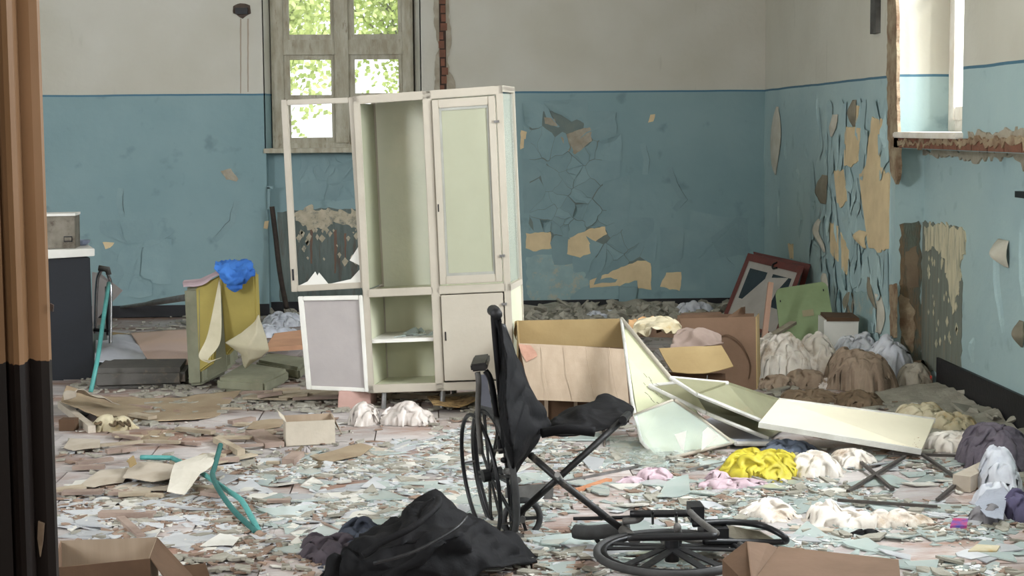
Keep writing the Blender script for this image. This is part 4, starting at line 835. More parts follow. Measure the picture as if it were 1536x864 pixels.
cloth('plastic_bag', 'second clear plastic bag, right of the cabinet leg', 'bag', polyb, [(610, 640, 90, 36, .22)], seed=28, fold=.025, freq=12, res=.01)
cloth('rag', 'frayed beige rag at the end of the curled cardboard sheet on the left', 'cloth', ivory, [(165, 648, 70, 24, .18)], seed=29, fold=.025, freq=16, res=.009)
cloth('sheet', 'crumpled white sheet between the yellow seat and the metal cabinet', 'bedding', wht2, [(420, 492, 66, 24, .4), (400, 508, 90, 18, .5)], seed=30, fold=.03, freq=5)
cloth('rag', 'white rag on the rubble at the back wall, behind the big cardboard box', 'cloth', wht2, [(905, 482, 60, 16, .3)], seed=31, fold=.04, freq=9, zbase=.04)
cloth('rag', 'white paper-like rag on the rubble just left of the red framed board', 'cloth', wht2, [(1045, 476, 70, 26, .25)], seed=33, fold=.05, freq=9, zbase=.04)
cloth('rag', 'blackened clump of rag on the right foreground floor', 'cloth', blackcl, [(1305, 808, 44, 12, .1)], seed=32, fold=.02, freq=16, res=.009)
def gat(px, py, Y): p = P(px, py, Y); return p
cloth_in = one(sheet(pxrows([[(950, 508, 9.7), (985, 500, 9.6), (1022, 505, 9.7)], [(952, 495, 9.8), (990, 492, 9.7), (1022, 500, 9.8)], [(955, 488, 9.95), (995, 482, 9.9), (1012, 488, 9.95)], [(960, 488, 10.1), (990, 486, 10.1), (1015, 490, 10.1)]]), 40, 40, .035, 9, .004, 3, ridged=True), 'cloth_bundle', ivory, 'white cloth bulging out of the open box with clothes', 'cloth', smooth=True)
one(sheet(pxrows([[(1005, 525, 9.5), (1045, 522, 9.5), (1085, 520, 9.5)], [(1012, 508, 9.6), (1050, 500, 9.55), (1084, 514, 9.6)], [(1020, 497, 9.7), (1050, 494, 9.68), (1080, 506, 9.7)]]), 30, 30, .02, 7, .004, 5, ridged=True), 'jacket', mat('mauve_grey_cloth', L3(150, 132, 122), L3(126, 108, 98)), 'mauve-grey garment in the open box with clothes', 'clothing', smooth=True)
one(sheet(pxrows([[(940, 500, 10.0), (960, 498, 10.0), (985, 496, 10.0)], [(945, 484, 10.3), (965, 481, 10.3), (984, 482, 10.3)]]), 20, 16, .03, 9, .004, 8, ridged=True), 'cloth', mat('orange_cloth', L3(210, 168, 120), L3(190, 146, 100)), 'orange cloth behind the white cloth in the box', 'cloth', smooth=True)

# ================================================================ PANELS IN THE MIDDLE
palep = mat('pale_green_enamel', L3(206, 208, 178), L3(194, 196, 164), scale=3, rough=.3, bump=.04, dirt=L3(160, 156, 130), dirt_amt=.24, dscale=5)
olivep = mat('olive_board', L3(146, 144, 116), L3(128, 126, 100), scale=3, rough=.4, bump=.05, dirt=L3(150, 128, 96), dirt_amt=.35, dscale=4)
rimm = mat('white_metal_edge', L3(214, 212, 206), L3(186, 184, 178), scale=8, rough=.4)
greyp = mat('blue_grey_enamel', L3(168, 172, 184), L3(146, 150, 162), scale=3, rough=.35)
d1 = root('glazed_door', 'tall pale green glazed metal door leaning on edge, its top corner beside the big box', 'door panel', G(1000, 690))
tri = [(932, 478, 8.9), (1008, 570, 8.5), (1048, 622, 8.35), (1102, 664, 8.2), (1035, 680, 8.12), (985, 688, 8.1), (962, 662, 8.2), (948, 600, 8.45)]
MB().prism([P(*p) for p in tri], (.004, .012, 0)).build('sheet', palep, d1)
MB().tube([P(932, 478, 8.89), P(948, 600, 8.44), P(962, 662, 8.19), P(985, 688, 8.09)], .009, 8).build('edge_rail', rimm, d1, smooth=True)
MB().tube([P(932, 478, 8.89), P(1008, 570, 8.49), P(1012, 577, 8.47)], .011, 8).build('edge_rail', MATS['cream_enamel'], d1, smooth=True)
MB().tube([P(1012, 600, 8.2), P(1048, 625, 8.25), P(1098, 664, 8.1)], .009, 8).build('glass_frame_bar', creamet, d1, smooth=True); MB().tube([P(950, 623, 8.2), P(1010, 600, 8.2)], .008, 8).build('glass_frame_bar', creamet, d1, smooth=True); MB().tube([P(1098, 664, 8.1), P(1000, 689, 8.0)], .009, 8).build('glass_frame_bar', creamet, d1, smooth=True)
MB().prism([P(950, 624, 8.18), P(1010, 602, 8.18), P(1050, 628, 8.2), P(1096, 664, 8.08), P(990, 689, 8.02), P(964, 662, 8.1)], (0, .004, 0)).build('pane', mat('smudged_glass', L3(216, 228, 220), L3(206, 220, 212), rough=.1, bump=0, alpha=.32, spec=.8), d1)
for k, pts in enumerate(([(1012, 652), (1030, 646), (1026, 676), (1022, 674)], [(1054, 648), (1062, 640), (1078, 654), (1052, 676)])):
    MB().prism([P(a, b, 8.01) for a, b in pts], (0, .003, 0)).build('glass_remnant', whitex, d1)
mb = MB(); rnd = random.Random(5)
for k in range(14):
    x = 965 + (k % 5) * 6 + rnd.uniform(-2, 2); y = 560 + (k // 5) * 14 + (k % 5) * 5; Y_ = 8.47 - (y - 540) * .002; mb.tube([P(x, y, Y_ - .03), P(x + rnd.uniform(3, 6), y + rnd.uniform(3, 7), Y_ - .03)], .0016, 5)
mb.build('scratched_marks', mat('pencil_grey', L3(150, 150, 130), L3(140, 140, 122)), d1)
def lying(name, label, cat, pts, th, m, rim=None, rimname='edge_rail'):
    ps = [P(*p) if p[2] > 2 else G(*p) for p in pts]; c = sum(ps, V()) / len(ps); r = root(name, label, cat, V((c.x, c.y, min(p.z for p in ps))))
    MB().prism(ps, (0, .002, th)).build('board', m, r)
    if rim:
        for i, j in rim: MB().tube([ps[i] + V((0, 0, th / 2)), ps[j] + V((0, 0, th / 2))], th * .75, 8).build(rimname, rimm, r)
    return r
p1 = lying('cabinet_door', 'olive board, uppermost of the stacked door panels beside the pale leaning door', 'door panel', [(1006, 569, .34), (1045, 594, .28), (1143, 634, .12), (1173, 603, .12), (1092, 577, .3)], .014, olivep, [(0, 1), (1, 2), (0, 4)])
p2 = lying('cabinet_door', 'dark olive board, lower one of the stacked door panels, edge towards the wheelchair', 'door panel', [(974, 581, .27), (1060, 622, .17), (1152, 660, .03), (1180, 640, .02), (1120, 604, .12), (1030, 575, .3)], .014, olivep, [(0, 1), (1, 2), (0, 5)])
p3 = lying('cabinet_door', 'blue-grey enamelled panel, lowest of the door panels on the floor', 'door panel', [(1050, 640, .02), (1105, 668, .02), (1160, 668, .02), (1150, 650, .02), (1080, 622, .02)], .016, greyp, [(0, 1), (1, 2)])
for x, y, Y_ in ((988, 582, 8.55), (1016, 576, 8.5), (1060, 572, 8.9)): MB().tube([P(x, y, Y_), P(x + 1, y - 9, Y_)], .003, 6).build('pin', steel, p1)
ps = [G(1138, 638, .14), G(1382, 679, .04), G(1402, 632, .10), G(1168, 602, .22)]
sh = root('shelf_board', 'long cream metal shelf board with rust at its near right corner', 'shelf', G(1300, 690))
rustm = mat('cream_with_rust', L3(222, 214, 190), L3(212, 204, 180), scale=3, rough=.4, bump=.04)
MB().prism(ps, (0, 0, .012)).build('board', rustm, sh)
for i, j in ((0, 1), (2, 3)): MB().bar(ps[i] + V((0, 0, .004)), ps[j] + V((0, 0, .004)), .02, .026).build('edge_rail', rimm, sh)
mb = MB(); rnd = random.Random(3)
for k in range(90):
    u = 1 - abs(rnd.gauss(0, .09)) - .03; v = abs(rnd.gauss(0, .2)) + .02
    if u > .99 or v > .6: continue
    q_ = Quad(ps[0], ps[1], ps[2], ps[3], (0, 0, 1)); c = q_.at(u, v, .0127); r_ = rnd.uniform(.003, .012); mb.add([c + V((r_ * math.cos(a), r_ * 1.7 * math.sin(a), 0)) for a in (0, 1, 2, 3, 4, 5)], [(0, 1, 2, 3, 4, 5)])
mb.build('rust_spots', mat('rust', L3(160, 112, 74), L3(140, 92, 60)), sh, kind='stuff')
# ================================================================ BACK RIGHT: red frame, green board, stick, white box
redw = mat('red_brown_painted_wood', L3(128, 66, 60), L3(106, 54, 50), scale=5, rough=.5, dirt=L3(160, 112, 96), dirt_amt=.3, dscale=8)
rb = root('red_framed_board', 'red framed white board with two dark panes leaning in the far right corner', 'board', G(1130, 476))
rq = Quad(P(1082, 480, 13.3), P(1166, 508, 12.3), P(1206, 400, 12.62), P(1122, 380, 13.7), (.01, .05, 0))
mb = MB()
for a in ((0, .07, 0, 1), (.93, 1, 0, 1), (.07, .93, .9, 1), (.07, .93, 0, .05)): rq.box(mb, *a, 0, 1)
mb.build('frame', redw, rb); MB.build(rq.box(MB(), .07, .93, .05, .9, .3, .6), 'face', mat('dirty_white_board', L3(206, 200, 196), L3(186, 180, 176), scale=3), rb)
for a, b in ((.14, .46), (.56, .88)):
    f_ = MB.build(rq.box(MB(), a, b, .36, .8, .15, .35), 'pane', mat('dark_pane', L3(44, 50, 60), L3(34, 38, 48), rough=.15), rb)
MB().tube(spline([rq.at(.55, .97, -.2), rq.at(.5, .93, -.3), rq.at(.52, .88, -.3), rq.at(.58, .9, -.3)], 5), .008, 6).build('hook', blackgl, rb)
rq2 = Quad(P(1150, 495, 12.75), P(1184, 505, 12.4), P(1216, 397, 12.7), P(1130, 378, 13.8), (.01, .04, 0)); mb = MB()
for a in ((0, 1, .93, 1), (.9, 1, 0, 1)): rq2.box(mb, *a, 0, 1)
o = mb.build('rear_frame', redw, rb)
def rounded(q, n=5, r=.1):
    out = []
    for cx_, cy_, a0 in ((1 - r, 1 - r, 0), (r, 1 - r, 90), (r, r, 180), (1 - r, r, 270)):
        for k in range(n + 1): a = math.radians(a0 + 90 * k / n); out.append(q.at(cx_ + r * math.cos(a), cy_ + r * math.sin(a)))
    return out
gq = Quad(P(1174, 536, 11.5), P(1259, 530, 11.5), P(1240, 422, 11.85), P(1163, 434, 11.85), (0, .02, 0))
gb = root('green_board', 'pale green round-cornered board standing before the red framed board', 'board', P(1210, 502, 11.5) * V((1, 1, 0)))
MB().prism(rounded(gq), (0, .02, 0)).build('board', mat('pale_green_paint', L3(150, 168, 128), L3(138, 156, 116), scale=4, bump=.2, dirt=L3(120, 140, 100), dirt_amt=.25, dscale=8), gb)
MB.build(gq.box(MB(), .45, .66, .55, .64, -.15, 0), 'label', mat('faded_pink_label', L3(170, 160, 130), L3(160, 150, 122)), gb)
for u, v in ((.06, .8), (.9, .87)): MB.build(gq.box(MB(), u, u + .02, v, v + .03, -.1, 0), 'screw_hole', blackgl, gb)
one(MB().bar(P(1142, 545, 11.3), P(1156, 424, 11.5), .035, .03, (0, 1, 0)), 'wood_stick', mat('raw_pinkish_wood', L3(196, 160, 142), L3(176, 140, 120), scale=6, stretch=(1, 1, .2)), 'raw pinkish wooden stick standing upright right of the open box with clothes', 'stick')
one(MB().bar(P(1130, 520, 11.0), P(1190, 484, 11.48), .05, .02), 'wood_stick', mat('grey_wood', L3(168, 158, 142), L3(140, 130, 114), scale=6), 'short pale wooden strip leaning in front of the green board', 'stick')
wbx_ = root('carton', 'small white carton with a brown lid behind the bedding heap', 'box', P(1262, 505, 11.8) * V((1, 1, 0)))
MB.build(Quad(P(1235, 555, 10.9), P(1285, 555, 10.9), P(1288, 482, 10.9), P(1236, 480, 10.9), (.03, .3, 0)).box(MB(), 0, 1, 0, 1, 0, 1), 'body', whitex, wbx_); MB.build(Quad(P(1240, 482, 10.89), P(1289, 482, 10.89), P(1289, 477, 10.89), P(1241, 476, 10.89), (.03, .32, 0)).box(MB(), 0, 1, 0, 1, 0, 1), 'lid', cardd, wbx_)
# ================================================================ LEFT SIDE FURNITURE
deskd = mat('navy_black_laminate', L3(24, 28, 35), L3(20, 24, 30), scale=3, rough=.5, bump=.05)
dk = root('desk_cabinet', 'dark navy side cabinet with a white top, half hidden by the door jamb', 'cabinet', V((-2.35, 11.0, 0)))
Yd = 10.9
bxq = Quad(P(40, 578, Yd), P(142, 571, Yd), P(135, 386, Yd), P(40, 390, Yd), (-.13, .35, 0)); MB.build(bxq.box(MB(), 0, 1, 0, 1, 0, 1), 'body', deskd, dk, bevel=.004)
MB.build(Quad(P(40, 390, Yd - .03), P(142, 384, Yd - .03), P(142, 373, Yd - .03), P(40, 376, Yd - .03), (-.12, .4, 0)).box(MB(), 0, 1, 0, 1, 0, 1), 'top', whitex, dk, bevel=.003)
for px in (60, 138): b_ = P(px, 572, Yd + .03); MB().box((b_.x - .02, b_.y, .0), (b_.x + .02, b_.y + .04, b_.z + .01)).build('foot', blackpl, dk)
tinm = mat('grimy_tin', L3(128, 122, 110), L3(98, 92, 80), scale=9, rough=.5, metal=.2, dirt=L3(76, 66, 54), dirt_amt=.4, dscale=12)
ztop = P(100, 373, Yd).z
tn = root('tin_box', 'grimy grey tin box standing on the white top of the navy cabinet', 'box', V((-2.4, Yd + .1, ztop)))
tq = Quad(P(60, 373, Yd + .05), P(113, 373, Yd + .05), P(112, 321, Yd + .05), P(60, 322, Yd + .05), (-.01, .2, 0)); MB.build(tq.box(MB(), 0, 1, 0, 1, 0, 1), 'body', tinm, tn, bevel=.003)
MB.build(tq.box(MB(), -.01, 1.02, .95, 1.02, -.03, 1.03), 'lid', whitex, tn); MB.build(tq.box(MB(), .68, .92, .2, .36, -.03, 0), 'label_frame', blackpl, tn); MB.build(tq.box(MB(), .7, .9, .23, .33, -.05, -.03), 'label', tinm, tn)
gb_ = root('bowl', 'small grey-blue bowl behind the tin box on the navy cabinet', 'bowl', V((P(122, 372, Yd + .3).x, Yd + .3, ztop)))
c = V((P(122, 372, Yd + .3).x, Yd + .3, ztop)); mb = MB(); pts = []
prof_ = [(.03, 0), (.05, .012), (.062, .035), (.058, .035), (.045, .012)]
for r_, z_ in prof_: pts += [c + V((r_ * math.cos(a * math.pi / 8), r_ * math.sin(a * math.pi / 8), z_)) for a in range(16)]
mb.add(pts, [(k * 16 + a, k * 16 + (a + 1) % 16, (k + 1) * 16 + (a + 1) % 16, (k + 1) * 16 + a) for k in range(4) for a in range(16)] + [tuple(range(15, -1, -1))]); mb.build('body', mat('grey_blue_ceramic', L3(140, 150, 168), L3(120, 130, 150), rough=.3), gb_)
turq = mat('turquoise_paint', L3(88, 160, 156), L3(72, 140, 136), scale=6, rough=.4, dirt=L3(60, 96, 92), dirt_amt=.25, dscale=10)
wk = root('broken_chair', 'chrome tube frame of a broken chair beside the navy cabinet', 'chair frame', G(160, 560))
MB().tube(spline([P(143, 500, 11.4), P(145, 430, 11.4), P(150, 408, 11.4), P(158, 405, 11.4), P(163, 415, 11.4), P(166, 440, 11.4), P(165, 580, 11.1)], 6), .012, 8).build('leg', chrome, wk, smooth=True)
MB().tube([P(140, 495, 11.35), P(165, 496, 11.35)], .012, 8).build('rung', blackgl, wk); MB().tube([P(160, 430, 11.45), P(162, 503, 11.35)], .012, 8).build('rear_leg', blackgl, wk)
MB().tube([P(148, 402, 11.38), P(162, 404, 11.38), P(163, 412, 11.38)], .02, 10).build('joint', greyal, wk, smooth=True)
one(MB().tube(spline([P(163, 425, 11.2), P(155, 480, 10.7), P(146, 540, 10.3), P(136, 588, 10.2)], 5), .014, 8), 'tube_rod', turq, 'turquoise bent metal rod leaning on the chrome tube frame', 'rod', smooth=True)
one(MB().prism([P(138, 408, 11.6), P(150, 410, 11.6), P(184, 436, 11.6), P(138, 486, 11.5)], (0, .012, 0)), 'white_board', pinkw, 'white board with a pointed corner leaning behind the chrome tube frame', 'board')
one(MB().prism([P(140, 490, 11.7), P(160, 485, 11.7), P(162, 560, 11.5), P(140, 560, 11.5)], (0, .012, 0)), 'grey_board', mat('grey_green_board', L3(118, 128, 124), L3(104, 114, 110)), 'grey-green board standing low behind the turquoise rod', 'board')
matd = mat('dark_grey_vinyl', L3(92, 88, 84), L3(74, 72, 68), scale=4, rough=.7, dirt=L3(126, 112, 96), dirt_amt=.35, dscale=5)
mt = one(Quad(G(138, 586), G(277, 581), G(277, 581) + V((0, 0, .12)), G(138, 585) + V((0, 0, .13)), (.0, .34, .02)).box(MB(), 0, 1, 0, 1, 0, 1), 'mattress', matd, 'dark grey worn mattress lying behind the cardboard sheet on the left', 'mattress', bevel=.03)
one(sheet(pxrows([[(142, 545, 10.7), (175, 546, 10.7), (212, 546, 10.7)], [(143, 520, 11.2), (180, 518, 11.2), (222, 530, 11.2)], [(145, 505, 12.1), (180, 503, 12.1), (200, 504, 12.1)]]), 24, 20, .012, 8, .004, 41, ridged=True), 'sheet', mat('bluish_white_sheet', L3(196, 198, 206), L3(176, 178, 188)), 'bluish white sheet on the dark mattress at the left', 'bedding', smooth=True)
one(sheet(pxrows([[(228, 549, 10.75), (255, 548, 10.75), (290, 546, 10.75)], [(212, 525, 11.2), (245, 520, 11.2), (290, 519, 11.2)], [(196, 499, 12.1), (240, 496, 12.1), (285, 493, 12.1)]]), 20, 16, .004, 5, .005, 42, smoothing=True), 'board_sheet', mat('peach_board', L3(206, 178, 158), L3(200, 176, 166), scale=1.5), 'smooth peach-pink sheet of board leaning on the dark mattress', 'board', smooth=True)
one(gslab([(168, 500), (196, 503), (178, 515), (165, 510)], .01, .12), 'cardboard_piece', cardo, 'small ochre cardboard triangle behind the peach-pink sheet', 'cardboard')
one(MB().tube(spline([P(182, 461, 14.5), P(230, 454, 12.4), P(280, 446, 10.7)], 5), [.014] * 5 + [.022] * 6, 8), 'bent_rail', greyal, 'grey metal rail resting behind the yellow seat at the back wall', 'rail', smooth=True)
# yellow folded seat with torn lining
olv = mat('olive_yellow_board', L3(176, 160, 88), L3(160, 146, 78), scale=3, rough=.7, bump=.1, dirt=L3(140, 124, 70), dirt_amt=.3, dscale=5)
grn = mat('dusty_grey_green_vinyl', L3(148, 148, 126), L3(126, 126, 106), scale=4, rough=.8, bump=.15, dirt=L3(150, 144, 124), dirt_amt=.35, dscale=5)
lin_ = mat('cream_lining', L3(206, 198, 174), L3(186, 178, 150), scale=4, rough=.9, bump=.12, dirt=L3(150, 138, 110), dirt_amt=.28, dscale=7)
ys = root('folded_seat', 'olive yellow folded seat standing on end with its lining torn, a blue cloth on top', 'seat', G(330, 578))
MB.build(Quad(P(282, 580, 10.50), P(303, 578, 10.42), P(303, 430, 10.42), P(275, 432, 10.50), (.1, .5, 0)).box(MB(), 0, 1, 0, 1, 0, 1), 'side_cushion', grn, ys, bevel=.02)
MB.build(Quad(P(297, 560, 10.44), P(318, 545, 10.40), P(331, 412, 10.40), P(292, 432, 10.44), (.02, .04, 0)).box(MB(), 0, 1, 0, 1, 0, 1), 'yellow_board', olv, ys, bevel=.01)
MB.build(Quad(P(338, 535, 10.40), P(385, 482, 10.40), P(382, 410, 10.40), P(329, 408, 10.40), (.02, .06, 0)).box(MB(), 0, 1, 0, 1, 0, 1), 'yellow_board', olv, ys, bevel=.01)
MB.build(Quad(P(303, 576, 10.50), P(345, 552, 10.55), P(338, 430, 10.60), P(300, 440, 10.50), (.02, .3, 0)).box(MB(), 0, 1, 0, 1, 0, 1), 'back_cushion', grn, ys, bevel=.02)
sheet(pxrows([[(329, 418, 10.38), (331, 430, 10.37)], [(312, 500, 10.30), (331, 510, 10.28)], [(298, 534, 10.22), (312, 540, 10.20)], [(313, 545, 10.20), (332, 536, 10.22)]]), 16, 24, .004, 7, .004, 51).build('torn_lining', lin_, ys, smooth=True)
sheet(pxrows([[(385, 480, 10.38), (386, 474, 10.38), (388, 472, 10.40)], [(362, 500, 10.32), (385, 500, 10.28), (398, 505, 10.34)], [(338, 514, 10.30), (372, 522, 10.24), (403, 525, 10.30)], [(362, 530, 10.30), (374, 540, 10.26), (392, 535, 10.30)], [(366, 548, 10.35), (368, 552, 10.34), (376, 545, 10.36)]]), 24, 30, .006, 8, .004, 52, smoothing=False).build('torn_lining', lin_, ys, smooth=True)
sheet(pxrows([[(275, 430, 10.45), (300, 428, 10.40), (330, 412, 10.38)], [(274, 422, 10.60), (298, 420, 10.60), (328, 405, 10.55)], [(280, 424, 10.80), (300, 420, 10.80), (326, 408, 10.80)]]), 20, 16, .012, 9, .004, 53).build('torn_cover', pinkc, ys, smooth=True)
one(sheet(pxrows([[(322, 404, 10.34), (340, 425, 10.32), (352, 437, 10.32), (366, 425, 10.32), (380, 410, 10.34)], [(322, 400, 10.36), (338, 410, 10.30), (355, 416, 10.30), (368, 408, 10.30), (380, 404, 10.34)],
    [(324, 397, 10.45), (340, 394, 10.45), (355, 395, 10.45), (370, 394, 10.45), (378, 396, 10.45)], [(326, 404, 10.60), (340, 400, 10.60), (355, 402, 10.60), (370, 402, 10.60), (376, 404, 10.60)]]), 44, 34, .022, 15, .004, 54, ridged=True), 'blue_cloth', bluec, 'bright blue cloth draped over the top of the yellow folded seat', 'cloth', smooth=True)
one(gslab([(325, 587), (398, 592), (434, 573), (366, 562)], .085), 'foam_cushion', grn, 'grey-green vinyl cushion lying in front of the yellow folded seat', 'cushion', bevel=.02)
one(gslab([(384, 559), (450, 572), (466, 556), (402, 546)], .085), 'foam_cushion', grn, 'second grey-green cushion, behind and right of the first, by the open cabinet door', 'cushion', bevel=.02)
one(gslab([(398, 528), (460, 524), (460, 500), (412, 506)], .03, .1), 'board_sheet', mat('salmon_board', L3(214, 164, 130), L3(196, 148, 118)), 'salmon-coloured board under the white sheet left of the metal cabinet', 'board')
one(MB().tube(spline([P(408, 310, 14.4), P(413, 350, 14.4), P(420, 410, 14.3), P(430, 462, 14.1)], 5), .022, 7), 'rusty_pipe', mat('black_rust', L3(62, 52, 46), L3(44, 38, 34), scale=20), 'blackened rusty pipe leaning in the corner of the window bay', 'pipe', smooth=True)
one(MB().box((XR - .03, PX(1321, 38, XR).y, 2.18), (XR, PX(1312, 38, XR).y, 3.2)), 'cable_duct', mat('dark_duct', L3(50, 48, 46), L3(110, 108, 104), scale=3), 'dark vertical cable duct high on the right wall beside the window', 'duct')
one(MB().box(tuple(PX(1522, 296, XN - .06)), tuple(PX(1536, 288, XN - .06) + V((.06, -.02, 0)))), 'wall_bracket', blackgl, 'small black bracket on the right wall at the right edge', 'bracket')
one(MB().box(tuple(P(353, 21, YB - .04)), tuple(P(372, 12, YB) + V((0, 0, 0)))), 'wall_fitting', blackgl, 'broken black fitting high on the back wall left of the window', 'fitting')
# ================================================================ FLOOR: LARGER PIECES
cbd = mat('muddy_cardboard', L3(158, 142, 118), L3(138, 120, 98), scale=4, rough=.9, bump=.15, dirt=L3(112, 92, 72), dirt_amt=.3, dscale=4)
pap = mat('grey_paper', L3(186, 176, 162), L3(166, 154, 138), scale=4, rough=.9, bump=.1, dirt=L3(140, 122, 102), dirt_amt=.3, dscale=6)
def gs(rows, zs=None): return [[G(*q) for q in r] for r in rows]
one(sheet(gs([[(92, 600, .09), (140, 622, .04), (210, 632, .01), (300, 628, .01), (330, 620, .01)], [(95, 590, .10), (150, 605, .03), (220, 612, .01), (300, 610, .015), (345, 604, .01)], [(100, 578, .14), (150, 592, .06), (220, 598, .02), (300, 592, .03), (362, 586, .02)]]), 50, 24, .012, 6, .004, 61), 'cardboard_sheet', cbd, 'large muddy cardboard sheet with a curled left edge below the dark mattress', 'cardboard', smooth=True)
one(sheet(gs([[(150, 596, .08), (180, 610, .03)], [(100, 586, .16), (120, 584, .18)], [(96, 600, .12), (112, 596, .14)]]), 14, 14, .02, 9, .003, 62), 'paper_curl', pap, 'pale curled paper at the left end of the muddy cardboard sheet', 'paper', smooth=True)
woodm = mat('weathered_plank', L3(176, 164, 144), L3(148, 134, 114), scale=5, rough=.85, bump=.3, rand=.35)
woodr = mat('reddish_plank', L3(156, 138, 126), L3(130, 112, 102), scale=5, rough=.8, bump=.25, rand=.3)
def plank(a, b, wd, ht, label, m=woodm, z=.0, z2=None, name='plank', group=None):
    p, q_ = G(*a, z), G(*b, z if z2 is None else z2); return one(MB().bar(p + V((0, 0, ht / 2 + .002)), q_ + V((0, 0, ht / 2 + .002)), wd, ht), name, m, label, 'plank', group)
plank((150, 778), (232, 779), .05, .03, 'short brown plank lying flat in front of the paper sheets at the left', woodr)
plank((181, 782), (212, 810), .035, .02, 'narrow plank pointing at the bottom left cardboard box', woodr)
plank((382, 652), (412, 672), .1, .025, 'reddish block left of the small pale carton', woodr)
plank((325, 664), (362, 684), .04, .03, 'pale short batten in the middle of the left floor', woodm)
plank((222, 762), (318, 738), .015, .01, 'thin lath right of the short brown plank', woodm)
plank((92, 645), (115, 645), .08, .06, 'dark brick-like block beside the door jamb', cardd)
plank((92, 612), (138, 650), .04, .04, 'grey batten end sticking out by the door jamb', pap)
plank((860, 740), (914, 722), .03, .012, 'orange-brown lath on the glass right of the wheelchair cross', mat('orange_lath', L3(190, 134, 98), L3(170, 116, 84)))
plank((782, 738), (1004, 692), .012, .01, 'long thin metal strip from the wheelchair to the leaning glazed door', steel)
plank((1010, 712), (1118, 690), .012, .012, 'thin metal strip before the leaning glazed door', steel)
plank((1186, 795), (1250, 800), .05, .012, 'pinkish board fragment left of the long dirty towel', pap)
plank((470, 780), (510, 800), .012, .01, 'thin stick pointing at the plum jacket', woodr)
plank((740, 736), (790, 716), .012, .01, 'thin pale strip behind the wheelchair brace', steel)
rnd = random.Random(12)
for k in range(26):                                     # boards in a loose layer under and beside the cabinet
    px, py = rnd.uniform(385, 720), rnd.uniform(588, 606); an = rnd.uniform(-.5, .5); p = G(px, py); L_ = rnd.uniform(.12, .38)
    if 540 < px < 600 and py > 600: continue
    d = V((math.cos(an), math.sin(an), 0)) * L_ / 2; z_ = rnd.uniform(.0, .03)
    o = one(MB().bar(p - d + V((0, 0, z_ + .012)), p + d + V((0, 0, z_ + .012 + rnd.uniform(0, .02))), rnd.uniform(.05, .13), rnd.uniform(.012, .025)), 'plank', woodm if k % 3 else woodr, 'weathered short board in the loose layer under the metal cabinet', 'plank', 'boards under the cabinet')
for k in range(40):
    px, py = rnd.uniform(95, 470), rnd.uniform(590, 760); an = rnd.uniform(-.9, .9); p = G(px, py); L_ = rnd.uniform(.06, .26); d = V((math.cos(an), math.sin(an), 0)) * L_ / 2; z_ = rnd.uniform(0, .02)
    one(MB().bar(p - d + V((0, 0, z_ + .008)), p + d + V((0, 0, z_ + .008)), rnd.uniform(.015, .06), rnd.uniform(.008, .02)), 'wood_scrap', woodm if k % 2 else woodr, 'splintered wood scrap on the littered left half of the floor', 'wood scrap', 'wood scraps on the left floor')
def flatp(pts, name, m, label, cat, z=.012, amp=.012, seed=0, zs=None, grp=None):
    n = len(pts); c = (sum(p[0] for p in pts) / n, sum(p[1] for p in pts) / n); mb = MB(); r_ = []
    for i in range(n):
        a, b_ = pts[i], pts[(i + 1) % n]
        for t in (0, .25, .5, .75):
            x, y = a[0] + (b_[0] - a[0]) * t, a[1] + (b_[1] - a[1]) * t; g = G(x, y, z); g.z = max(.004, z + amp * 2.2 * noise.noise(V((g.x * 4, g.y * 2, seed)))); g.y += .02 * noise.noise(V((x * .3, y * .3, seed))); r_.append(g)
    cc_ = G(c[0], c[1], z); cc_.z = max(.005, z + amp * 2.2 * noise.noise(V((cc_.x * 4, cc_.y * 2, seed)))); m_ = len(r_); mid = [(p + cc_) / 2 for p in r_]
    for p in mid: p.z = max(.005, z + amp * 2.2 * noise.noise(V((p.x * 4, p.y * 2, seed))))
    top = [cc_] + mid + r_; fs = [(0, 1 + i, 1 + (i + 1) % m_) for i in range(m_)] + [(1 + i, 1 + m_ + i, 1 + m_ + (i + 1) % m_, 1 + (i + 1) % m_) for i in range(m_)]
    n0 = len(top); mb.add(top + [p - V((0, 0, .003)) for p in top], fs + [tuple(k + n0 for k in f[::-1]) for f in fs] + [(1 + m_ + i, 1 + m_ + (i + 1) % m_, 1 + m_ + (i + 1) % m_ + n0, 1 + m_ + i + n0) for i in range(m_)])
    return one(mb, name, m, label, cat, grp)
flatp([(118, 728), (150, 708), (200, 704), (185, 722), (140, 730)], 'paper_sheet', pap, 'pale torn sheet at the left end of the paper heap', 'paper', .02, seed=1)
flatp([(185, 716), (196, 696), (250, 698), (300, 700), (275, 715), (230, 722)], 'paper_sheet', pap, 'long torn brown-grey sheet in the middle of the paper heap', 'paper', .04, seed=2)
flatp([(250, 727), (262, 702), (332, 688), (318, 704), (300, 711), (276, 727)], 'paper_sheet', mat('light_paper', L3(206, 200, 188), L3(190, 184, 170)), 'light torn sheet against the turquoise bent legs', 'paper', .07, amp=.03, seed=3)
flatp([(160, 735), (200, 722), (260, 726), (250, 738), (200, 740)], 'paper_sheet', pap, 'low sheet in front of the paper heap', 'paper', .012, seed=4)
flatp([(190, 700), (200, 690), (205, 702), (196, 706)], 'carton_corner', cardo, 'small yellow carton corner behind the paper heap', 'cardboard', .05, amp=.03, seed=5)
flatp([(188, 662), (220, 645), (268, 643), (250, 658), (232, 662)], 'cardboard_piece', cbd, 'flat brown cardboard piece in front of the big muddy sheet', 'cardboard', .01, seed=6)
flatp([(95, 668), (105, 655), (150, 660), (150, 670), (110, 672)], 'cardboard_piece', pap, 'grey folded cardboard piece next to the door jamb', 'cardboard', .03, seed=7)
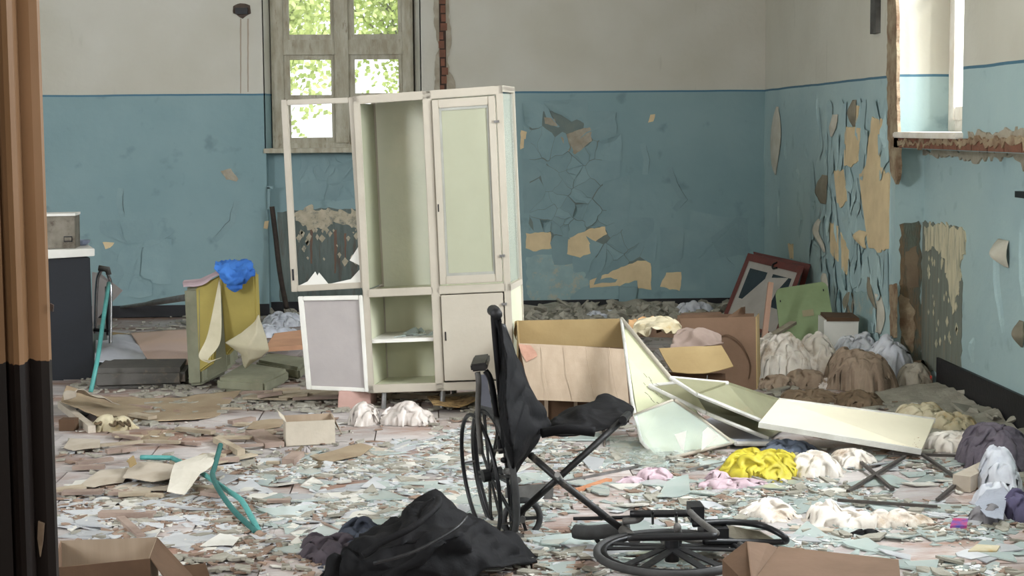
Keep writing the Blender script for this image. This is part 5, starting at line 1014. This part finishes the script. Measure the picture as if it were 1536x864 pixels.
flatp([(370, 642), (380, 632), (430, 630), (420, 642), (395, 645)], 'cardboard_piece', cbd, 'brown board scrap left of the small pale carton', 'cardboard', .02, seed=8)
flatp([(478, 688), (470, 682), (540, 665), (560, 668), (540, 682), (500, 692)], 'cardboard_piece', cbd, 'flattened brown board in front of the small pale carton', 'cardboard', .02, seed=9)
flatp([(440, 676), (452, 668), (490, 684), (480, 700), (455, 694)], 'cardboard_piece', mat('dark_olive_board', L3(118, 104, 84), L3(96, 84, 66)), 'dark olive scrap beneath the front of the small pale carton', 'cardboard', .02, seed=10)
flatp([(640, 596), (700, 592), (722, 598), (690, 606), (650, 606)], 'board_sheet', mat('rotten_board', L3(178, 150, 104), L3(100, 76, 50), scale=30), 'rotten speckled board edge under the right side of the metal cabinet', 'board', .05, seed=11)
flatp([(300, 820), (330, 802), (360, 806), (350, 822)], 'paper_sheet', whitex, 'white torn scrap above the bottom left cardboard box', 'paper', .01, seed=12)
flatp([(915, 652), (985, 660), (1002, 700), (962, 698), (915, 676)], 'broken_glass_sheet', clearg, 'large broken glass pane lying before the pale leaning door', 'glass', .02, amp=.002, seed=13)
flatp([(985, 745), (1000, 722), (1032, 712), (1036, 738), (1015, 745)], 'broken_glass_sheet', gglass, 'green cracked glass sheet right of the pink rag', 'glass', .02, amp=.004, seed=14)
flatp([(1500, 830), (1530, 812), (1560, 815), (1560, 832)], 'broken_glass_sheet', gglass, 'flat green glass pane at the bottom right edge of the floor', 'glass', .01, amp=.002, seed=15)
flatp([(545, 775 - 95), (560, 668), (640, 690), (600, 700)], 'plastic_sheet', pap, 'worn paper sheet between the small carton and the wheel', 'paper', .006, amp=.003, seed=16)
flatp([(510, 650), (560, 700), (520, 690)], 'paper_scrap', pap, 'small paper scrap right of the small pale carton', 'paper', .01, seed=17) if 0 else None
one(MB().tube([P(905, 640, 8.6), P(910, 712, 8.0)], .011, 8), 'chrome_post', chrome, 'thin chrome leg standing behind the wheelchair seat', 'post', smooth=True)
one(gslab([(1425, 796), (1450, 796), (1452, 785), (1430, 784)], .02), 'snack_packet', mat('blue_red_packet', L3(70, 80, 170), L3(190, 60, 90), scale=30, rough=.3), 'small blue and red printed packet on the right foreground floor', 'packet')
one(gslab([(1452, 832), (1465, 822), (1500, 824), (1495, 832)], .015), 'paper_scrap', ivory, 'ivory scrap on the bottom right floor', 'paper')
# small pale carton
sc_ = root('carton', 'small pale open carton on the floor left of the plastic bags', 'box', G(464, 668))
cp = mat('pale_grey_carton', L3(190, 180, 164), L3(172, 162, 146), scale=4, rough=.9)
za = .12; f0, f1 = G(429, 670), G(503, 666); up = V((0, 0, .125)); bk = V((-.03, .2, 0))
panel([f0, f1, f1 + up, f0 + up], 'front_side', cp, sc_); panel([f0 + bk, f1 + bk, f1 + bk + up, f0 + bk + up], 'back_side', cardl, sc_); panel([f0, f0 + bk, f0 + bk + up, f0 + up], 'end_side', cp, sc_, (.005, 0, 0)); panel([f1, f1 + bk, f1 + bk + up, f1 + up], 'end_side', cardl, sc_, (-.005, 0, 0)); panel([f0, f1, f1 + bk, f0 + bk], 'bottom', cp, sc_, (0, 0, .004))
panel([f0 + up, f0 + bk + up, f0 + bk + up + V((-.03, .0, .03)), f0 + up + V((-.03, 0, .03))], 'flap', cp, sc_, (.003, 0, 0)); panel([f1 + up, f1 + bk + up, f1 + bk + up + V((.02, .0, -.06)), f1 + up + V((.03, 0, -.07))], 'flap', cardl, sc_, (.003, 0, 0))
pk = root('carton', 'pinkish closed carton behind the clear plastic bag near the cabinet leg', 'box', G(532, 612))
MB.build(Quad(G(506, 616), G(556, 612), G(556, 612) + V((0, 0, .1)), G(508, 616) + V((0, 0, .11)), (.03, .2, 0)).box(MB(), 0, 1, 0, 1, 0, 1), 'body', mat('pinkish_card', L3(184, 150, 140), L3(168, 136, 126)), pk, bevel=.004)
# turquoise bent tube legs
tl = root('bent_tube_legs', 'turquoise bent tube chair legs lying crossed on the left floor', 'chair legs', G(320, 730))
MB().tube(spline([G(211, 686, .03), G(254, 687, .03), G(262, 689, .03), G(300, 708, .05), G(340, 735, .06), G(354, 744, .06), (G(366, 756, .05)), G(388, 796, .012)], 5), .012, 10).build('tube', turq, tl, smooth=True)
MB().tube(spline([P(331, 667, 7.75), P(322, 700, 7.6), P(319, 713, 7.45), P(328, 734, 7.1), G(350, 765, .03), G(383, 797, .012)], 5), .012, 10).build('tube', mat('dark_turquoise', L3(56, 108, 104), L3(46, 92, 88), scale=6), tl, smooth=True)
plank((432, 700), (448, 688), .06, .035, 'small reddish block below the small pale carton', woodr)
plank((458, 682), (492, 694), .05, .012, 'brown wood scrap right below the small pale carton', woodm)
cloth('paper_ball', 'small crumpled white paper right in front of the small pale carton', 'paper', pinkw, [(458, 684, 16, 18, .07)], seed=44, fold=.02)
plank((1442, 738), (1494, 712), .08, .07, 'broken grey block with a pinkish face in front of the grey-purple quilt', pap)
tr_ = root('metal_tray', 'grey metal tray lying behind the small caster of the wheelchair', 'tray', G(800, 752))
for nm, pt, d_ in (('base', [G(758, 748, .01), G(828, 744, .01), G(826, 728, .01), G(762, 734, .01)], (0, 0, .006)), ('front_edge', [G(758, 752, .0), G(830, 748, .0), G(830, 748, .0) + V((0, 0, .07)), G(758, 752, .0) + V((0, 0, .06))], (0, .006, 0))): panel(pt, nm, greyal, tr_, d_)
flatp([(1462, 760), (1480, 742), (1500, 738), (1512, 752), (1504, 776), (1480, 774)], 'board_piece', greyp, 'bluish broken board leaning below the white torn cloth at the right', 'board', .05, amp=.02, seed=20)
# collapsed steel lattice at the right
lt_ = root('steel_frame', 'dark collapsed thin steel frame with crossing bars on the glass at the right', 'frame', G(1370, 720))
for a, b in (((1357, 685), (1272, 737)), ((1278, 682), (1339, 734)), ((1382, 681), (1455, 731)), ((1476, 692), (1406, 750)), ((1339, 680), (1467, 685)), ((1256, 750), (1406, 760))):
    MB().bar(G(*a, .03), G(*b, .02), .016, .012).build('bar', mat('dark_thin_steel', L3(76, 70, 66), L3(58, 54, 52), rough=.5), lt_)
one(MB().tube(spline([G(150 + 14 * math.sin(k * 1.9) + k * 1.6, 632 + 7 * math.cos(k * 2.7), .03 + .02 * math.sin(k)) for k in range(26)], 5), .007, 5), 'twine_tangle', mat('dirty_twine', L3(112, 94, 70), L3(90, 74, 54)), 'dirty brown tangle of twine on the muddy cardboard sheet', 'twine', smooth=True)
# ================================================================ SHARDS, CHIPS AND RUBBLE
chipm = mat('pale_blue_chip', L3(184, 185, 186), L3(162, 164, 168), scale=5, rough=.6, rand=.5)
chipw = mat('white_chip', L3(206, 204, 196), L3(184, 180, 172), scale=5, rough=.6, rand=.3)
plast = mat('plaster_lump', L3(166, 162, 150), L3(142, 138, 126), scale=8, rough=.9, bump=.5, rand=.35)
def shard_mesh(rnd, s, th, elong=1.6):
    n = rnd.choice((3, 4, 4, 5, 6)); an = sorted(rnd.uniform(0, 6.283) for _ in range(n))
    while max((an[(i + 1) % n] - an[i]) % 6.283 for i in range(n)) > 3: an = sorted(rnd.uniform(0, 6.283) for _ in range(n))
    return MB().prism([(s * elong * math.cos(a) * rnd.uniform(.6, 1), s * math.sin(a) * rnd.uniform(.6, 1), 0) for a in an], (0, 0, th))
rnd = random.Random(31)
def rockmesh(rnd, s):
    bm = bmesh.new(); bmesh.ops.create_icosphere(bm, subdivisions=1, radius=s); mb = MB(); mb.v = [V((v.co.x * rnd.uniform(.7, 1.3), v.co.y * rnd.uniform(.7, 1.2), max(-.35 * s, v.co.z * .6 * rnd.uniform(.6, 1.2)) + .35 * s)) for v in bm.verts]; mb.f = [tuple(v.index for v in f.verts) for f in bm.faces]; bm.free(); return mb
def scatter(protos, n, regions, name, label, cat, group, smin, smax, tilt, ztop=.0):
    tot = sum(r[1] for r in regions); k = 0; base = []
    while k < n:
        t = rnd.uniform(0, tot); 
        for reg, w_, zb_ in regions:
            t -= w_
            if t <= 0: break
        xs = [p[0] for p in reg]; ys = [p[1] for p in reg]; px, py = rnd.uniform(min(xs), max(xs)), rnd.uniform(min(ys), max(ys))
        if not inside((px, py), reg): continue
        g = G(px, py, zb_)
        if len(base) < len(protos): o = protos[len(base)].build(name, MATSEL[name], None); base.append(o)
        else: o = rnd.choice(base).copy(); C.objects.link(o)
        s = smin * (smax / smin) ** rnd.random(); o.location = (g.x, g.y, zb_ + rnd.uniform(.001, .006)); o.scale = (s, s, max(.6, min(1.6, s))); o.rotation_euler = (rnd.gauss(0, tilt), rnd.gauss(0, tilt), rnd.uniform(0, 6.28)); tag(o, *zone(label, px, py), group=None); o['category'] = cat; o['group'] = group + (' ' + zn(px, py)); k += 1
def zn(px, py):
    if py < 500: return 'by the back wall'
    if px > 1430 and py < 640: return 'by the right wall'
    if px < 400: return 'left of the turquoise tube end'
    if px < 700: return 'between the small carton and the black bag'
    if px < 960: return 'under and around the wheelchair'
    return 'before the leaning panels and yellow sack'
def zone(label, px, py): return (label + ', ' + zn(px, py),)
MATSEL = {'glass_shard': gglass, 'paint_chip': chipm, 'white_shard': chipw, 'plaster_lump': plast}
P_R = [(780, 660), (930, 650), (1000, 690), (1260, 680), (1480, 690), (1520, 760), (1500, 864), (820, 864), (780, 760)]
P_M = [(390, 700), (560, 665), (720, 640), (780, 700), (760, 830), (400, 830)]
P_L = [(100, 730), (230, 690), (400, 690), (400, 840), (100, 800)]
scatter([shard_mesh(rnd, .06, .004) for _ in range(12)], 285, [(P_R, 5, 0), (P_M, 3, 0)], 'glass_shard', 'greenish glass shard on the floor', 'glass', 'glass shards on the floor', .4, 2.6, .04)
scatter([shard_mesh(rnd, .05, .003) for _ in range(12)], 290, [(P_M, 5, 0), (P_L, 4, 0), (P_R, 2, 0)], 'paint_chip', 'pale blue-grey paint chip on the floor', 'paint chip', 'paint chips on the floor', .4, 2.6, .06)
scatter([shard_mesh(rnd, .045, .004) for _ in range(10)], 150, [(P_M, 6, 0), (P_L, 2, 0), (P_R, 2, 0)], 'white_shard', 'white flat fragment on the floor', 'fragment', 'white fragments on the floor', .4, 2.2, .06)
# rubble along the back wall: a low bank with lumps on it
def bank(pts, label, seed, h, ln=.5):
    mb = MB(); n = 90; m_ = 14; vs = []
    a = V(pts[0]); b_ = V(pts[1]); dirn = (b_ - a); nrm = V(pts[2])
    for i in range(n + 1):
        for j in range(m_ + 1):
            t = j / m_; p = a + dirn * (i / n) + nrm * ln * t; hh = h * (1 - t) ** 1.3 * min(1, i / 6, (n - i) / 6) * (.6 + .6 * noise.noise(p * 2.5 + V((seed, 0, 0))) + .3 * noise.noise(p * 9)); vs.append(V((p.x, p.y, max(.001, hh))))
    mb.add(vs, [(i * (m_ + 1) + j, i * (m_ + 1) + j + 1, (i + 1) * (m_ + 1) + j + 1, (i + 1) * (m_ + 1) + j) for i in range(n) for j in range(m_)]); return one(mb, 'rubble_bank', plast, label, 'rubble', kind='stuff')
xl, xr_ = P(780, 460, YB).x, XR - .05
bank([(xl, YB - .03, 0), (xr_, YB - .03, 0), (0, -1, 0)], 'low bank of grey plaster rubble along the foot of the back wall', 1, .10, 1.6)
bank([(XN - .03, 10.2, 0), (XN - .03, 6.5, 0), (-1, 0, 0)], 'low bank of grey plaster dust along the foot of the right wall', 2, .07, .5)
scatter([shard_mesh(rnd, .05, .01, 1.2) for _ in range(6)] + [rockmesh(rnd, .035) for _ in range(6)], 290, [([(790, 458), (1100, 455), (1110, 480), (1000, 490), (800, 484)], 8, .06), ([(1440, 575), (1500, 600), (1536, 640), (1430, 620)], 1.5, .02), ([(400, 470), (450, 468), (450, 480), (400, 482)], .6, .01)], 'plaster_lump', 'grey lump of fallen plaster', 'plaster', 'plaster lumps at the foot of the walls', .5, 2.0, .5)
def crumbs(name, m, label, n, regions, s0, s1, th, seed, cat='debris', zj=.004, tri=True):
    rd = random.Random(seed); mb = MB(); k = 0; tot = sum(r[1] for r in regions)
    while k < n:
        t = rd.uniform(0, tot)
        for reg, w_ in regions:
            t -= w_
            if t <= 0: break
        xs = [p[0] for p in reg]; ys = [p[1] for p in reg]; px, py = rd.uniform(min(xs), max(xs)), rd.uniform(min(ys), max(ys))
        if not inside((px, py), reg): continue
        g = G(px, py)
        if g.x > (2.8 if g.y > 10.3 else 2.98) or g.y > YB - .06: continue
        cl_ = noise.noise(V((g.x * 2.2, g.y * 2.2, 1))) + .6 * noise.noise(V((g.x * 7, g.y * 7, seed)))
        if cl_ < rd.uniform(-.25, .45): continue
        s = s0 * (s1 / s0) ** (rd.random() ** 1.6); a0 = rd.uniform(0, 6.28); nn_ = rd.choice((3, 4, 4, 5)); el = rd.uniform(1, 2.2); tx, ty = max(-.2, min(.2, rd.gauss(0, .12))), max(-.2, min(.2, rd.gauss(0, .12))); z0_ = rd.uniform(.001, zj) + s * .25 * (abs(tx) + abs(ty)); ca, sa = math.cos(a0), math.sin(a0); pts = []
        for i in range(nn_):
            a = 6.283 * i / nn_ + rd.uniform(-.5, .5); u, v = s * el * math.cos(a), s * math.sin(a); pts.append(V((g.x + u * ca - v * sa, g.y + u * sa + v * ca, max(.001, z0_ + u * tx + v * ty))))
        n0 = len(mb.v); mb.v += pts + [p + V((0, 0, th)) for p in pts]; mb.f.append(tuple(n0 + nn_ + i for i in range(nn_))); mb.f += [(n0 + i, n0 + (i + 1) % nn_, n0 + nn_ + (i + 1) % nn_, n0 + nn_ + i) for i in range(nn_)]; k += 1
    mb.recalc = True; return one(mb, name, m, label, cat, kind='stuff')
ALLF = [(95, 600), (700, 600), (1140, 600), (1536, 600), (1560, 900), (80, 900)]
P_B = [(150, 475), (780, 468), (1130, 470), (1240, 600), (800, 640), (100, 600)]
crumbs('glass_crumbs', gglass, 'fine crumbs of green broken glass strewn over the floor', 3600, [(P_R, 6), (P_M, 2)], .005, .03, .003, 3)
crumbs('paint_crumbs', chipm, 'small pale blue paint flakes strewn over the floor', 3600, [(P_M, 4), (P_L, 3), (P_R, 2), (ALLF, 1)], .006, .032, .002, 5)
crumbs('white_crumbs', chipw, 'small white plaster crumbs strewn over the floor', 4200, [(P_M, 4), (P_L, 2), (P_R, 3), (ALLF, 2)], .004, .022, .004, 7)
crumbs('dirt_crumbs', mat('brown_dirt', L3(150, 128, 112), L3(122, 102, 88), scale=8, rough=.95), 'brown dirt and splinters strewn over the floor', 3000, [(ALLF, 4), (P_L, 2)], .005, .03, .005, 9)
crumbs('grey_crumbs', plast, 'grey plaster grit strewn over the far floor', 5000, [(P_B, 5), (ALLF, 2)], .008, .04, .01, 11)
